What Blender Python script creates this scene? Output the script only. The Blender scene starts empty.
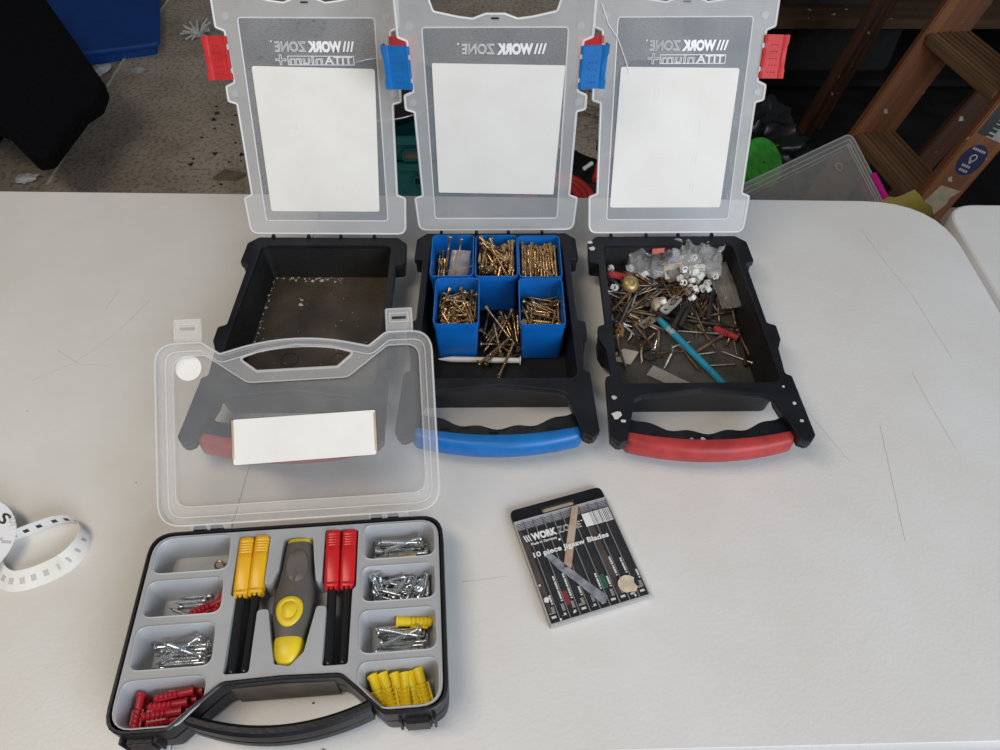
import bpy, bmesh, math, random
from mathutils import Vector, Matrix, Quaternion, noise

SC = bpy.context.scene
COL = SC.collection
R = math.radians
random.seed(7)

# ------------------------------------------------------------------ camera, world, lights, exposure
cd = bpy.data.cameras.new('camera')
cd.sensor_width = 36.0
cd.lens = 36.0 * 740 / 1000
cd.clip_start = 0.02
cam = bpy.data.objects.new('camera', cd)
COL.objects.link(cam)
cam.location = (0, 0, 0.68)
cam.rotation_euler = (R(90 - 50), 0, 0)
SC.camera = cam

w = bpy.data.worlds.new('world')
SC.world = w
w.use_nodes = True
bg = w.node_tree.nodes['Background']
bg.inputs[0].default_value = (0.85, 0.92, 1.0, 1)
bg.inputs[1].default_value = 0.14

def area(name, loc, target, sx, sy, power, color):
    l = bpy.data.lights.new(name, 'AREA')
    l.shape = 'RECTANGLE'
    l.size = sx
    l.size_y = sy
    l.energy = power
    l.color = color
    o = bpy.data.objects.new(name, l)
    COL.objects.link(o)
    o.location = loc
    o.rotation_euler = (Vector(target) - Vector(loc)).to_track_quat('-Z', 'Y').to_euler()
    return o

area('doorway_daylight', (1.9, -2.0, 1.35), (0.25, 0.7, 0), 2.4, 2.0, 112, (0.82, 0.90, 1.0))
area('ceiling_light', (-0.75, 0.05, 1.75), (-0.35, 0.5, 0), 1.2, 0.4, 15, (1.0, 0.86, 0.68))

SC.view_settings.view_transform = 'Standard'
SC.view_settings.look = 'None'
SC.view_settings.gamma = 1
SC.view_settings.use_curve_mapping = False
SC.view_settings.exposure = 0.0

# ------------------------------------------------------------------ materials
MATS = {}

def mat(name, color, rough=0.5, metal=0.0, var=0.0, scale=40.0, bump=0.0, bscale=None, alpha=1.0, color2=None, spec=0.5, detail=4.0, coat=0.0):
    if name in MATS:
        return MATS[name]
    m = bpy.data.materials.new(name)
    m.use_nodes = True
    nt = m.node_tree
    N, L = nt.nodes, nt.links
    p = N['Principled BSDF']
    p.inputs['Base Color'].default_value = (*color, 1)
    p.inputs['Roughness'].default_value = rough
    p.inputs['Metallic'].default_value = metal
    p.inputs['Specular IOR Level'].default_value = spec
    p.inputs['Coat Weight'].default_value = coat
    tc = N.new('ShaderNodeTexCoord')
    if var > 0 or color2:
        n = N.new('ShaderNodeTexNoise')
        n.inputs['Scale'].default_value = scale
        n.inputs['Detail'].default_value = detail
        L.new(tc.outputs['Object'], n.inputs['Vector'])
        r = N.new('ShaderNodeValToRGB')
        c2 = color2 or tuple(max(0, c * (1 - var)) for c in color)
        c1 = color if color2 else tuple(min(1, c * (1 + var * 0.6)) for c in color)
        r.color_ramp.elements[0].position = 0.35
        r.color_ramp.elements[1].position = 0.65
        r.color_ramp.elements[0].color = (*c2, 1)
        r.color_ramp.elements[1].color = (*c1, 1)
        L.new(n.outputs['Fac'], r.inputs['Fac'])
        L.new(r.outputs['Color'], p.inputs['Base Color'])
    if bump > 0:
        n2 = N.new('ShaderNodeTexNoise')
        n2.inputs['Scale'].default_value = bscale or scale
        n2.inputs['Detail'].default_value = 5
        L.new(tc.outputs['Object'], n2.inputs['Vector'])
        b = N.new('ShaderNodeBump')
        b.inputs['Strength'].default_value = bump
        b.inputs['Distance'].default_value = 0.002
        L.new(n2.outputs['Fac'], b.inputs['Height'])
        L.new(b.outputs['Normal'], p.inputs['Normal'])
    if alpha < 1:
        t = N.new('ShaderNodeBsdfTransparent')
        mx = N.new('ShaderNodeMixShader')
        mx.inputs['Fac'].default_value = alpha
        out = N['Material Output']
        L.new(t.outputs[0], mx.inputs[1])
        L.new(p.outputs[0], mx.inputs[2])
        L.new(mx.outputs[0], out.inputs['Surface'])
    MATS[name] = m
    return m

def table_material():
    m = mat('table_plastic', (0.75, 0.745, 0.735), 0.42, bump=0.12, bscale=260)
    nt = m.node_tree
    N, L = nt.nodes, nt.links
    p = N['Principled BSDF']
    tc = N.new('ShaderNodeTexCoord')
    n1 = N.new('ShaderNodeTexNoise')
    n1.inputs['Scale'].default_value = 3.0
    n1.inputs['Detail'].default_value = 7
    n1.inputs['Roughness'].default_value = 0.65
    L.new(tc.outputs['Object'], n1.inputs['Vector'])
    r1 = N.new('ShaderNodeValToRGB')
    r1.color_ramp.elements[0].position = 0.3
    r1.color_ramp.elements[1].position = 0.72
    r1.color_ramp.elements[0].color = (0.70, 0.675, 0.635, 1)
    r1.color_ramp.elements[1].color = (0.80, 0.80, 0.81, 1)
    L.new(n1.outputs['Fac'], r1.inputs['Fac'])
    # scattered dark specks of dirt
    v = N.new('ShaderNodeTexVoronoi')
    v.inputs['Scale'].default_value = 17
    v.inputs['Randomness'].default_value = 1
    L.new(tc.outputs['Object'], v.inputs['Vector'])
    r2 = N.new('ShaderNodeValToRGB')
    r2.color_ramp.elements[0].position = 0.010
    r2.color_ramp.elements[1].position = 0.022
    r2.color_ramp.elements[0].color = (1, 1, 1, 1)
    r2.color_ramp.elements[1].color = (0, 0, 0, 1)
    L.new(v.outputs['Distance'], r2.inputs['Fac'])
    mx = N.new('ShaderNodeMix')
    mx.data_type = 'RGBA'
    L.new(r2.outputs['Color'], mx.inputs['Factor'])
    L.new(r1.outputs['Color'], mx.inputs['A'])
    mx.inputs['B'].default_value = (0.30, 0.27, 0.23, 1)
    L.new(mx.outputs['Result'], p.inputs['Base Color'])
    return m

def floor_material(name, c1, c2, scale, bump):
    m = mat(name, c1, 0.85, color2=c2, scale=scale, detail=8, bump=bump, bscale=26)
    nt = m.node_tree
    N, L = nt.nodes, nt.links
    p = N['Principled BSDF']
    tc = N.new('ShaderNodeTexCoord')
    v = N.new('ShaderNodeTexNoise')
    v.inputs['Scale'].default_value = 75
    v.inputs['Detail'].default_value = 3
    L.new(tc.outputs['Object'], v.inputs['Vector'])
    r = N.new('ShaderNodeValToRGB')
    r.color_ramp.elements[0].position = 0.36
    r.color_ramp.elements[1].position = 0.52
    r.color_ramp.elements[0].color = (0.60, 0.58, 0.56, 1)
    r.color_ramp.elements[1].color = (1, 1, 1, 1)
    L.new(v.outputs['Fac'], r.inputs['Fac'])
    src = p.inputs['Base Color'].links[0].from_socket
    mx = N.new('ShaderNodeMix')
    mx.data_type = 'RGBA'
    mx.blend_type = 'MULTIPLY'
    mx.inputs['Factor'].default_value = 1
    L.new(src, mx.inputs['A'])
    L.new(r.outputs['Color'], mx.inputs['B'])
    L.new(mx.outputs['Result'], p.inputs['Base Color'])
    return m

def stripe_material(name, dark, light, scale, thr=0.5, axis='X', nscale=60):
    m = bpy.data.materials.new(name)
    m.use_nodes = True
    N, L = m.node_tree.nodes, m.node_tree.links
    p = N['Principled BSDF']
    p.inputs['Roughness'].default_value = 0.5
    tc = N.new('ShaderNodeTexCoord')
    wv = N.new('ShaderNodeTexWave')
    wv.bands_direction = axis
    wv.inputs['Scale'].default_value = scale
    wv.inputs['Distortion'].default_value = 0
    L.new(tc.outputs['Object'], wv.inputs['Vector'])
    n = N.new('ShaderNodeTexNoise')
    n.inputs['Scale'].default_value = nscale
    L.new(tc.outputs['Object'], n.inputs['Vector'])
    ad = N.new('ShaderNodeMath')
    ad.operation = 'MULTIPLY'
    L.new(wv.outputs['Fac'], ad.inputs[0])
    L.new(n.outputs['Fac'], ad.inputs[1])
    r = N.new('ShaderNodeValToRGB')
    r.color_ramp.elements[0].position = thr * 0.5 - 0.03
    r.color_ramp.elements[1].position = thr * 0.5 + 0.03
    r.color_ramp.elements[0].color = (*dark, 1)
    r.color_ramp.elements[1].color = (*light, 1)
    L.new(ad.outputs[0], r.inputs['Fac'])
    L.new(r.outputs['Color'], p.inputs['Base Color'])
    return m

def wood_material(name, c1, c2, scale=14, stretch=(1, 1, 0.06), rough=0.55):
    m = bpy.data.materials.new(name)
    m.use_nodes = True
    N, L = m.node_tree.nodes, m.node_tree.links
    p = N['Principled BSDF']
    p.inputs['Roughness'].default_value = rough
    tc = N.new('ShaderNodeTexCoord')
    mp = N.new('ShaderNodeMapping')
    mp.inputs['Scale'].default_value = stretch
    L.new(tc.outputs['Object'], mp.inputs['Vector'])
    n = N.new('ShaderNodeTexNoise')
    n.inputs['Scale'].default_value = scale * 4
    n.inputs['Detail'].default_value = 8
    L.new(mp.outputs['Vector'], n.inputs['Vector'])
    r = N.new('ShaderNodeValToRGB')
    r.color_ramp.elements[0].position = 0.3
    r.color_ramp.elements[1].position = 0.7
    r.color_ramp.elements[0].color = (*c2, 1)
    r.color_ramp.elements[1].color = (*c1, 1)
    L.new(n.outputs['Fac'], r.inputs['Fac'])
    # splashes of dried paint
    v = N.new('ShaderNodeTexNoise')
    v.inputs['Scale'].default_value = 38
    v.inputs['Detail'].default_value = 4
    L.new(tc.outputs['Object'], v.inputs['Vector'])
    r2 = N.new('ShaderNodeValToRGB')
    r2.color_ramp.elements[0].position = 0.685
    r2.color_ramp.elements[1].position = 0.71
    r2.color_ramp.elements[0].color = (0, 0, 0, 1)
    r2.color_ramp.elements[1].color = (1, 1, 1, 1)
    L.new(v.outputs['Fac'], r2.inputs['Fac'])
    mx = N.new('ShaderNodeMix')
    mx.data_type = 'RGBA'
    L.new(r2.outputs['Color'], mx.inputs['Factor'])
    L.new(r.outputs['Color'], mx.inputs['A'])
    mx.inputs['B'].default_value = (0.42, 0.38, 0.33, 1)
    L.new(mx.outputs['Result'], p.inputs['Base Color'])
    MATS[name] = m
    return m

BLACK = mat('black_plastic', (0.010, 0.011, 0.015), 0.40, spec=0.38, var=0.35, scale=25, bump=0.15, bscale=300)
TRAYIN = mat('dusty_black_plastic', (0.018, 0.016, 0.015), 0.55, spec=0.35, color2=(0.009, 0.009, 0.009), scale=16, bump=0.35, bscale=260, detail=8)
DUSTY = mat('dirty_black_plastic', (0.078, 0.058, 0.042), 0.5, color2=(0.028, 0.021, 0.016), scale=14, bump=0.4, bscale=240, detail=9)
DUSTG = mat('grey_dusty_plastic', (0.100, 0.090, 0.078), 0.6, color2=(0.045, 0.041, 0.037), scale=18, bump=0.4, bscale=240, detail=9)
RED = mat('red_plastic', (0.42, 0.045, 0.045), 0.42, spec=0.3, var=0.18, scale=60, bump=0.1, bscale=200)
CLIPRED = mat('red_clip_plastic', (0.52, 0.032, 0.035), 0.4, spec=0.2, var=0.1, scale=50)
BLUE = mat('blue_plastic', (0.002, 0.120, 0.44), 0.36, var=0.12, scale=30)
BLUEGRIP = mat('blue_grip_plastic', (0.004, 0.145, 0.45), 0.4, var=0.12, scale=60)
FROST = mat('frosted_plastic', (0.66, 0.66, 0.66), 0.35, var=0.05, scale=30, alpha=0.37)
PANEL = mat('clear_scuffed_plastic', (0.50, 0.52, 0.55), 0.22, color2=(0.40, 0.42, 0.46), scale=22, alpha=0.245, detail=8)
RIMP = mat('frosted_plastic_edge', (0.90, 0.90, 0.90), 0.3, alpha=0.68)  # whiter than the lid: light caught on its edges is painted in
RIMO = mat('clear_plastic_edge', (0.85, 0.85, 0.85), 0.3, alpha=0.30)  # weaker painted edge light, for ribs of the organizer lid
RIMX = mat('lid_edge_plastic', (0.82, 0.82, 0.82), 0.3, alpha=0.36)  # painted edge light on the organizer lid's outer edges
OFROST = mat('frosted_lid_plastic', (0.68, 0.675, 0.67), 0.33, var=0.05, scale=30, alpha=0.20)
OPANEL = mat('clear_lid_plastic', (0.62, 0.63, 0.64), 0.2, color2=(0.50, 0.51, 0.53), scale=25, alpha=0.125, detail=8)
PAPER = mat('white_paper', (0.82, 0.805, 0.77), 0.7, color2=(0.76, 0.735, 0.69), scale=12, detail=6)
PAPERLINE = mat('paper_crease', (0.80, 0.78, 0.745), 0.8)
PAPEREDGE = mat('browned_paper', (0.52, 0.38, 0.26), 0.8, var=0.2)
LOGO = mat('raised_white_print', (0.86, 0.86, 0.86), 0.4)
LOGODIM = mat('raised_grey_print', (0.70, 0.71, 0.72), 0.4)
GREY = mat('grey_plastic', (0.43, 0.44, 0.455), 0.38, var=0.06, scale=20)
GREYWELL = mat('grey_vacuum_plastic', (0.40, 0.41, 0.43), 0.30, var=0.08, scale=20)
GOLD = mat('yellow_zinc', (0.76, 0.55, 0.30), 0.27, metal=0.9, color2=(0.36, 0.23, 0.12), scale=150)
SILVER = mat('bright_zinc', (0.72, 0.75, 0.78), 0.25, metal=0.95, var=0.2, scale=120)
STEEL = mat('dull_steel', (0.44, 0.39, 0.33), 0.40, metal=0.85, color2=(0.25, 0.18, 0.12), scale=110)
RUST = mat('rusty_steel', (0.25, 0.155, 0.095), 0.55, metal=0.6, color2=(0.13, 0.080, 0.052), scale=120)
BROWNSCREW = mat('black_steel', (0.055, 0.05, 0.046), 0.45, metal=0.6, var=0.3)
YELLOW = mat('yellow_tool_plastic', (0.78, 0.42, 0.012), 0.35, var=0.1)
LEMON = mat('lemon_plastic', (0.76, 0.56, 0.02), 0.4, var=0.1)
PLUGY = mat('yellow_nylon', (0.80, 0.58, 0.01), 0.4, var=0.12)
TOOLRED = mat('red_tool_plastic', (0.58, 0.012, 0.016), 0.32, var=0.1)
PLUGR = mat('red_nylon', (0.42, 0.010, 0.028), 0.42, var=0.15)
SHAFT = mat('black_steel_shaft', (0.012, 0.012, 0.013), 0.25)
RUBBER = mat('taupe_rubber', (0.105, 0.096, 0.086), 0.5, var=0.1, bump=0.1, bscale=400)
RUBBER2 = mat('smooth_taupe_rubber', (0.125, 0.115, 0.105), 0.38)
WHITEPL = mat('white_nylon', (0.74, 0.73, 0.70), 0.4, var=0.08)
CLEARBAG = mat('clear_polythene', (0.72, 0.73, 0.74), 0.18, alpha=0.20, var=0.1, bump=0.3, bscale=60)
GREYBAG = mat('grey_polythene', (0.42, 0.40, 0.36), 0.25, alpha=0.33, var=0.25, bump=0.3, bscale=60)

# ------------------------------------------------------------------ mesh helpers
def tag(o, label, cat, group=None, kind=None):
    o['label'] = label
    o['category'] = cat
    if group:
        o['group'] = group
    if kind:
        o['kind'] = kind
    return o

def link(name, me, m=None, parent=None, loc=(0, 0, 0), rot=(0, 0, 0), smooth=None):
    if m is not None and len(me.materials) == 0:
        me.materials.append(m)
    o = bpy.data.objects.new(name, me)
    COL.objects.link(o)
    o.location = loc
    o.rotation_euler = rot
    o.parent = parent
    if smooth is not None:
        for p in me.polygons:
            p.use_smooth = True
        me.set_sharp_from_angle(angle=R(smooth))
    return o

def empty(name, loc=(0, 0, 0), rz=0, rot=None):
    o = bpy.data.objects.new(name, None)
    COL.objects.link(o)
    o.empty_display_size = 0.05
    o.location = loc
    o.rotation_euler = rot or (0, 0, rz)
    return o

def structure(o):
    o['kind'] = 'structure'
    return o

class MB:
    def __init__(s):
        s.v, s.f = [], []

    def add(s, v, f):
        b = len(s.v)
        s.v += [tuple(q) for q in v]
        s.f += [tuple(i + b for i in q) for q in f]
        return s

    def box(s, x0, x1, y0, y1, z0, z1):
        v = [(x, y, z) for x in (x0, x1) for y in (y0, y1) for z in (z0, z1)]
        return s.add(v, [(0, 1, 3, 2), (4, 6, 7, 5), (0, 4, 5, 1), (2, 3, 7, 6), (0, 2, 6, 4), (1, 5, 7, 3)])

    def loft(s, loops, cap0=True, cap1=True, closed=False):
        n = len(loops[0])
        v = [p for l in loops for p in l]
        f = []
        m = len(loops)
        for i in range(m if closed else m - 1):
            j = (i + 1) % m
            for k in range(n):
                f.append((i * n + k, i * n + (k + 1) % n, j * n + (k + 1) % n, j * n + k))
        if cap0 and not closed:
            f.append(tuple(range(n))[::-1])
        if cap1 and not closed:
            f.append(tuple(range((m - 1) * n, m * n)))
        return s.add(v, f)

    def prism(s, pts, z0, z1):
        return s.loft([[(x, y, z0) for x, y in pts], [(x, y, z1) for x, y in pts]])

    def lathe(s, prof, n=10, M=None):
        loops = []
        for r, z in prof:
            loops.append([(r * math.cos(2 * math.pi * k / n), r * math.sin(2 * math.pi * k / n), z) for k in range(n)])
        if M:
            loops = [[tuple(M @ Vector(p)) for p in l] for l in loops]
        return s.loft(loops)

    def rod(s, a, b, r, n=8):
        a, b = Vector(a), Vector(b)
        q = (b - a).to_track_quat('Z', 'Y')
        M = Matrix.Translation(a) @ q.to_matrix().to_4x4()
        return s.lathe([(r, 0), (r, (b - a).length)], n, M)

    def tube(s, pts, r, n=6, closed=False):
        pts = [Vector(p) for p in pts]
        loops = []
        m = len(pts)
        for i, p in enumerate(pts):
            a = pts[i - 1] if (i or closed) else p
            b = pts[(i + 1) % m] if (i < m - 1 or closed) else p
            t = (b - a).normalized()
            u = t.cross(Vector((0, 0, 1)))
            if u.length < 1e-3:
                u = Vector((1, 0, 0))
            u.normalize()
            w_ = u.cross(t)
            loops.append([tuple(p + r * (u * math.cos(2 * math.pi * k / n) + w_ * math.sin(2 * math.pi * k / n))) for k in range(n)])
        return s.loft(loops, closed=closed)

    def mesh(s, name='mesh'):
        me = bpy.data.meshes.new(name)
        me.from_pydata(s.v, [], s.f)
        bm = bmesh.new()
        bm.from_mesh(me)
        bmesh.ops.recalc_face_normals(bm, faces=bm.faces)
        bm.to_mesh(me)
        bm.free()
        return me

    def build(s, name, m, parent=None, loc=(0, 0, 0), rot=(0, 0, 0), smooth=None, bevel=0):
        me = s.mesh(name)
        if bevel:
            bm = bmesh.new()
            bm.from_mesh(me)
            es = [e for e in bm.edges if e.is_manifold and e.calc_face_angle(0) > R(35)]
            bmesh.ops.bevel(bm, geom=es, offset=bevel, segments=2, affect='EDGES', clamp_overlap=True)
            bm.to_mesh(me)
            bm.free()
        return link(name, me, m, parent, loc, rot, smooth)

def rounded(pts, r, n=5):
    """Round the corners of a polygon; r is one radius or one for each corner."""
    out = []
    m = len(pts)
    for i in range(m):
        p = Vector(pts[i][:2])
        a = Vector(pts[i - 1][:2])
        b = Vector(pts[(i + 1) % m][:2])
        rr = r[i] if isinstance(r, (list, tuple)) else r
        u, v = (a - p), (b - p)
        lu, lv = u.length, v.length
        u.normalize()
        v.normalize()
        ang = u.angle(v)
        if rr <= 0 or ang > R(172):
            out.append(tuple(p))
            continue
        d = min(rr / math.tan(ang / 2), lu * 0.48, lv * 0.48)
        p0, p1 = p + u * d, p + v * d
        for k in range(n + 1):
            t = k / n
            q = (1 - t) ** 2 * p0 + 2 * t * (1 - t) * p + t * t * p1
            out.append(tuple(q))
    return out

def rrect(x0, y0, x1, y1, r, n=5):
    return rounded([(x0, y0), (x1, y0), (x1, y1), (x0, y1)], r, n)

def circle(cx, cy, r, n=16):
    return [(cx + r * math.cos(2 * math.pi * k / n), cy + r * math.sin(2 * math.pi * k / n)) for k in range(n)]

def mirror(half):
    """half runs from the centre line out and round; adds the left half."""
    return half + [(-x, y) for x, y in reversed(half)]

def offset(pts, d):
    """Move a simple polygon's points inward (d > 0) along their normals."""
    m = len(pts)
    ar = sum(pts[i - 1][0] * pts[i][1] - pts[i][0] * pts[i - 1][1] for i in range(m))
    sg = 1 if ar > 0 else -1
    out = []
    for i in range(m):
        a, p, b = Vector(pts[i - 1]), Vector(pts[i]), Vector(pts[(i + 1) % m])
        t = (b - a)
        if t.length < 1e-9:
            out.append(tuple(p))
            continue
        t.normalize()
        out.append(tuple(p + sg * d * Vector((-t.y, t.x))))
    return out

def plate_mesh(outline, holes, z0, z1, bevel=0.0):
    cu = bpy.data.curves.new('plate', 'CURVE')
    cu.dimensions = '2D'
    cu.fill_mode = 'BOTH'
    cu.extrude = max(1e-5, (z1 - z0) / 2 - bevel)
    cu.bevel_depth = bevel
    cu.bevel_resolution = 1
    cu.offset = -bevel
    for pts in [outline] + list(holes):
        sp = cu.splines.new('POLY')
        sp.points.add(len(pts) - 1)
        for q, p in zip(sp.points, pts):
            q.co = (p[0], p[1], 0, 1)
        sp.use_cyclic_u = True
    o = bpy.data.objects.new('plate', cu)
    COL.objects.link(o)
    dg = bpy.context.evaluated_depsgraph_get()
    me = bpy.data.meshes.new_from_object(o.evaluated_get(dg))
    bpy.data.objects.remove(o)
    bpy.data.curves.remove(cu)
    me.transform(Matrix.Translation((0, 0, (z0 + z1) / 2)))
    me.materials.clear()
    return me

def plate(name, outline, holes, z0, z1, m, parent=None, bevel=0.0, loc=(0, 0, 0), rot=(0, 0, 0), smooth=40):
    return link(name, plate_mesh(outline, holes, z0, z1, bevel), m, parent, loc, rot, smooth)

def join_meshes(meshes):
    bm = bmesh.new()
    for me in meshes:
        bm.from_mesh(me)
    out = bpy.data.meshes.new('joined')
    bm.to_mesh(out)
    bm.free()
    return out

def cup(loop, z0, z1, inset, rings=((0.0, 0.0), (0.72, 0.55), (0.93, 0.80), (1.0, 1.0))):
    """Open vessel: walls from the loop at z1 down to z0, drawn in by inset, with a floor."""
    m = MB()
    loops = []
    for t, k in rings:
        l2 = offset(loop, inset * k)
        loops.append([(x, y, z1 + (z0 - z1) * t) for x, y in l2])
    return m.loft(loops, cap0=False, cap1=True)

def text_mesh(s, size, bold=0.0, outline=0.0, shear=0.0, mirrored=False, depth=0.0003, spacing=1.0, width=None):
    cu = bpy.data.curves.new('text', 'FONT')
    cu.body = s
    cu.size = size
    cu.shear = shear
    cu.space_character = spacing
    cu.align_x = 'LEFT'
    cu.resolution_u = 3
    if outline:
        cu.fill_mode = 'NONE'
        cu.bevel_depth = outline
        cu.bevel_resolution = 0
    else:
        cu.extrude = depth
        cu.offset = bold
    o = bpy.data.objects.new('text', cu)
    COL.objects.link(o)
    dg = bpy.context.evaluated_depsgraph_get()
    me = bpy.data.meshes.new_from_object(o.evaluated_get(dg))
    bpy.data.objects.remove(o)
    bpy.data.curves.remove(cu)
    me.materials.clear()
    xs = [v.co.x for v in me.vertices]
    x0, x1 = min(xs), max(xs)
    k = (width / (x1 - x0)) if width else 1.0
    for v in me.vertices:
        v.co.x = (v.co.x - x0) * k
        if mirrored:
            v.co.x = -v.co.x
    if mirrored:
        me.flip_normals()
    return me

def lump(name, m, loc, rad, seed, amp=0.25, freq=3.0, sub=4, parent=None, rot=(0, 0, 0), flat=None):
    bm = bmesh.new()
    bmesh.ops.create_icosphere(bm, subdivisions=sub, radius=1)
    off = Vector((seed * 7.3, seed * 3.1, seed * 1.7))
    for v in bm.verts:
        d = noise.fractal(v.co * freq * 0.5 + off, 0.6, 2.0, 4)
        c = v.co * (1 + amp * d)
        v.co = Vector((c.x * rad[0], c.y * rad[1], c.z * rad[2]))
        if flat is not None and v.co.z < flat:
            v.co.z = flat
    me = bpy.data.meshes.new(name)
    bm.to_mesh(me)
    bm.free()
    return link(name, me, m, parent, loc, rot, 60)

# ------------------------------------------------------------------ the setting
FLOORZ = -0.74
fl = MB().box(-4.5, 4.5, -1.5, 5.0, FLOORZ - 0.1, FLOORZ).build('floor', floor_material('grubby_floor', (0.46, 0.39, 0.315), (0.34, 0.285, 0.23), 6, 0.6))
structure(fl)
wb = MB().box(-4.5, 4.5, 5.0, 5.1, FLOORZ, 2.2).build('wall_back', mat('dim_wall', (0.12, 0.105, 0.09), 0.9, var=0.2, scale=6))
structure(wb)

# worn carpet laid over the bare floor: its straight edge runs away to the right of the black board
carp = plate('floor_carpet', [(-1.452, 1.2), (2.6, 1.2), (2.6, 4.6), (-1.40, 4.6), (-1.46, 2.75), (-1.44, 1.98)], [], FLOORZ, FLOORZ + 0.006,
             floor_material('worn_carpet', (0.62, 0.52, 0.42), (0.42, 0.345, 0.27), 5, 1.0), bevel=0.001)
MB().tube([(-1.442, 1.98, 0.005), (-1.452, 2.35, 0.006), (-1.462, 2.75, 0.005), (-1.43, 3.6, 0.005)], 0.006, 5).build('frayed_edge', mat('frayed_carpet', (0.58, 0.50, 0.41), 0.9, var=0.3, scale=60), carp, (0, 0, FLOORZ))
tag(carp, 'worn brown carpet covering the floor behind the white table', 'carpet')

# ------------------------------------------------------------------ folding tables
TM = table_material()
LEGM = mat('grey_steel_tube', (0.30, 0.31, 0.33), 0.4, metal=0.6)
SEAM = mat('dark_seam', (0.03, 0.03, 0.03), 0.8)

def folding_table(loc, rz, L0, L1, W, label, r, seam=True):
    root = empty('folding_table', loc, rz)
    if seam:      # two leaves that meet in a fold
        g = 0.0001
        for a, b, rr in ((-L0, -g, (r, 0.001, 0.001, r)), (g, L1, (0.001, r, r * 1.3, 0.001))):
            pts = [(a, -W), (b, -W if b < 0.1 else -W + 0.036), (b, 0), (a, 0)]
            plate('table_leaf', rounded(pts, list(rr), 8), [], -0.045, 0.0, TM, root, bevel=0.0012)
        MB().box(-0.02, 0.02, -W + 0.02, -0.02, -0.05, -0.044).build('fold_hinge', LEGM, root)
    else:
        plate('table_leaf', rounded([(-L0, -W), (L1, -W), (L1, 0), (-L0, 0)], r, 8), [], -0.045, 0.0, TM, root, bevel=0.004)
    for sx in (-L0 + 0.22, L1 - 0.22):
        for sy in (-W + 0.10, -0.10):
            MB().rod((sx, sy, FLOORZ - loc[2]), (sx, sy, -0.044), 0.014, 10).build('leg', LEGM, root, smooth=40)
        MB().rod((sx, -W + 0.10, -0.5), (sx, -0.10, -0.5), 0.011, 8).build('cross_bar', LEGM, root, smooth=40)
    tag(root, label, 'table')
    return root

TABLE = folding_table((-0.2640, 0.9255, 0), R(-1.05), 0.92, 0.914, 0.7755, 'white plastic folding table with a fold seam, carrying all the tool cases', 0.085)
folding_table((1.594, 0.888, -0.001), R(-1.05), 0.935, 0.90, 0.80, 'second white plastic folding table butted against the right end of the first', 0.050, seam=False)

SCRATCH = mat('scratch_grey', (0.42, 0.40, 0.38), 0.7)
for l in ([(0.7662, -0.3362), (0.7701, -0.3863), (0.777, -0.4477)], [(0.7031, -0.4162), (0.6948, -0.4778), (0.6833, -0.5613)], [(0.7843, -0.0666), (0.7964, -0.1374), (0.8114, -0.2023), (0.8227, -0.3127)],
          [(-0.2875, -0.368), (-0.2515, -0.3437), (-0.2289, -0.3155), (-0.2079, -0.2758), (-0.1907, -0.2301)], [(-0.2771, -0.3198), (-0.2412, -0.3419), (-0.2024, -0.3444)],
          [(-0.243, -0.2495), (-0.2379, -0.2082)], [(0.2384, -0.6132), (0.2558, -0.6108), (0.283, -0.6062)], [(0.617, -0.3743), (0.6311, -0.4105), (0.6548, -0.467)]):
    MB().tube([(x, y, -0.0001) for x, y in l], 0.00032, 4).build('scratch', SCRATCH, TABLE)

# ------------------------------------------------------------------ the three drill-bit cases
H = 0.055

def tray_outline():
    h = [(0.0, 0.0), (0.091, 0.0), (0.1035, 0.012), (0.1045, 0.050), (0.0935, 0.053), (0.0950, 0.158), (0.1045, 0.162), (0.1045, 0.184),
         (0.0985, 0.198), (0.0965, 0.236), (0.1030, 0.239), (0.1065, 0.319), (0.0985, 0.329), (0.0885, 0.324), (0.0745, 0.270), (0.0660, 0.2655), (0.0, 0.2570)]
    h = [(u, -v) for u, v in h]
    full = [h[0]] + h[1:-1] + [h[-1]] + [(-x, y) for x, y in reversed(h[1:-1])]
    return rounded(full, 0.004, 3)

OUT = tray_outline()
INNER = rounded([(-0.0835, -0.016), (0.0835, -0.016), (0.0890, -0.2475), (-0.0890, -0.2475)], 0.010, 5)

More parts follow.
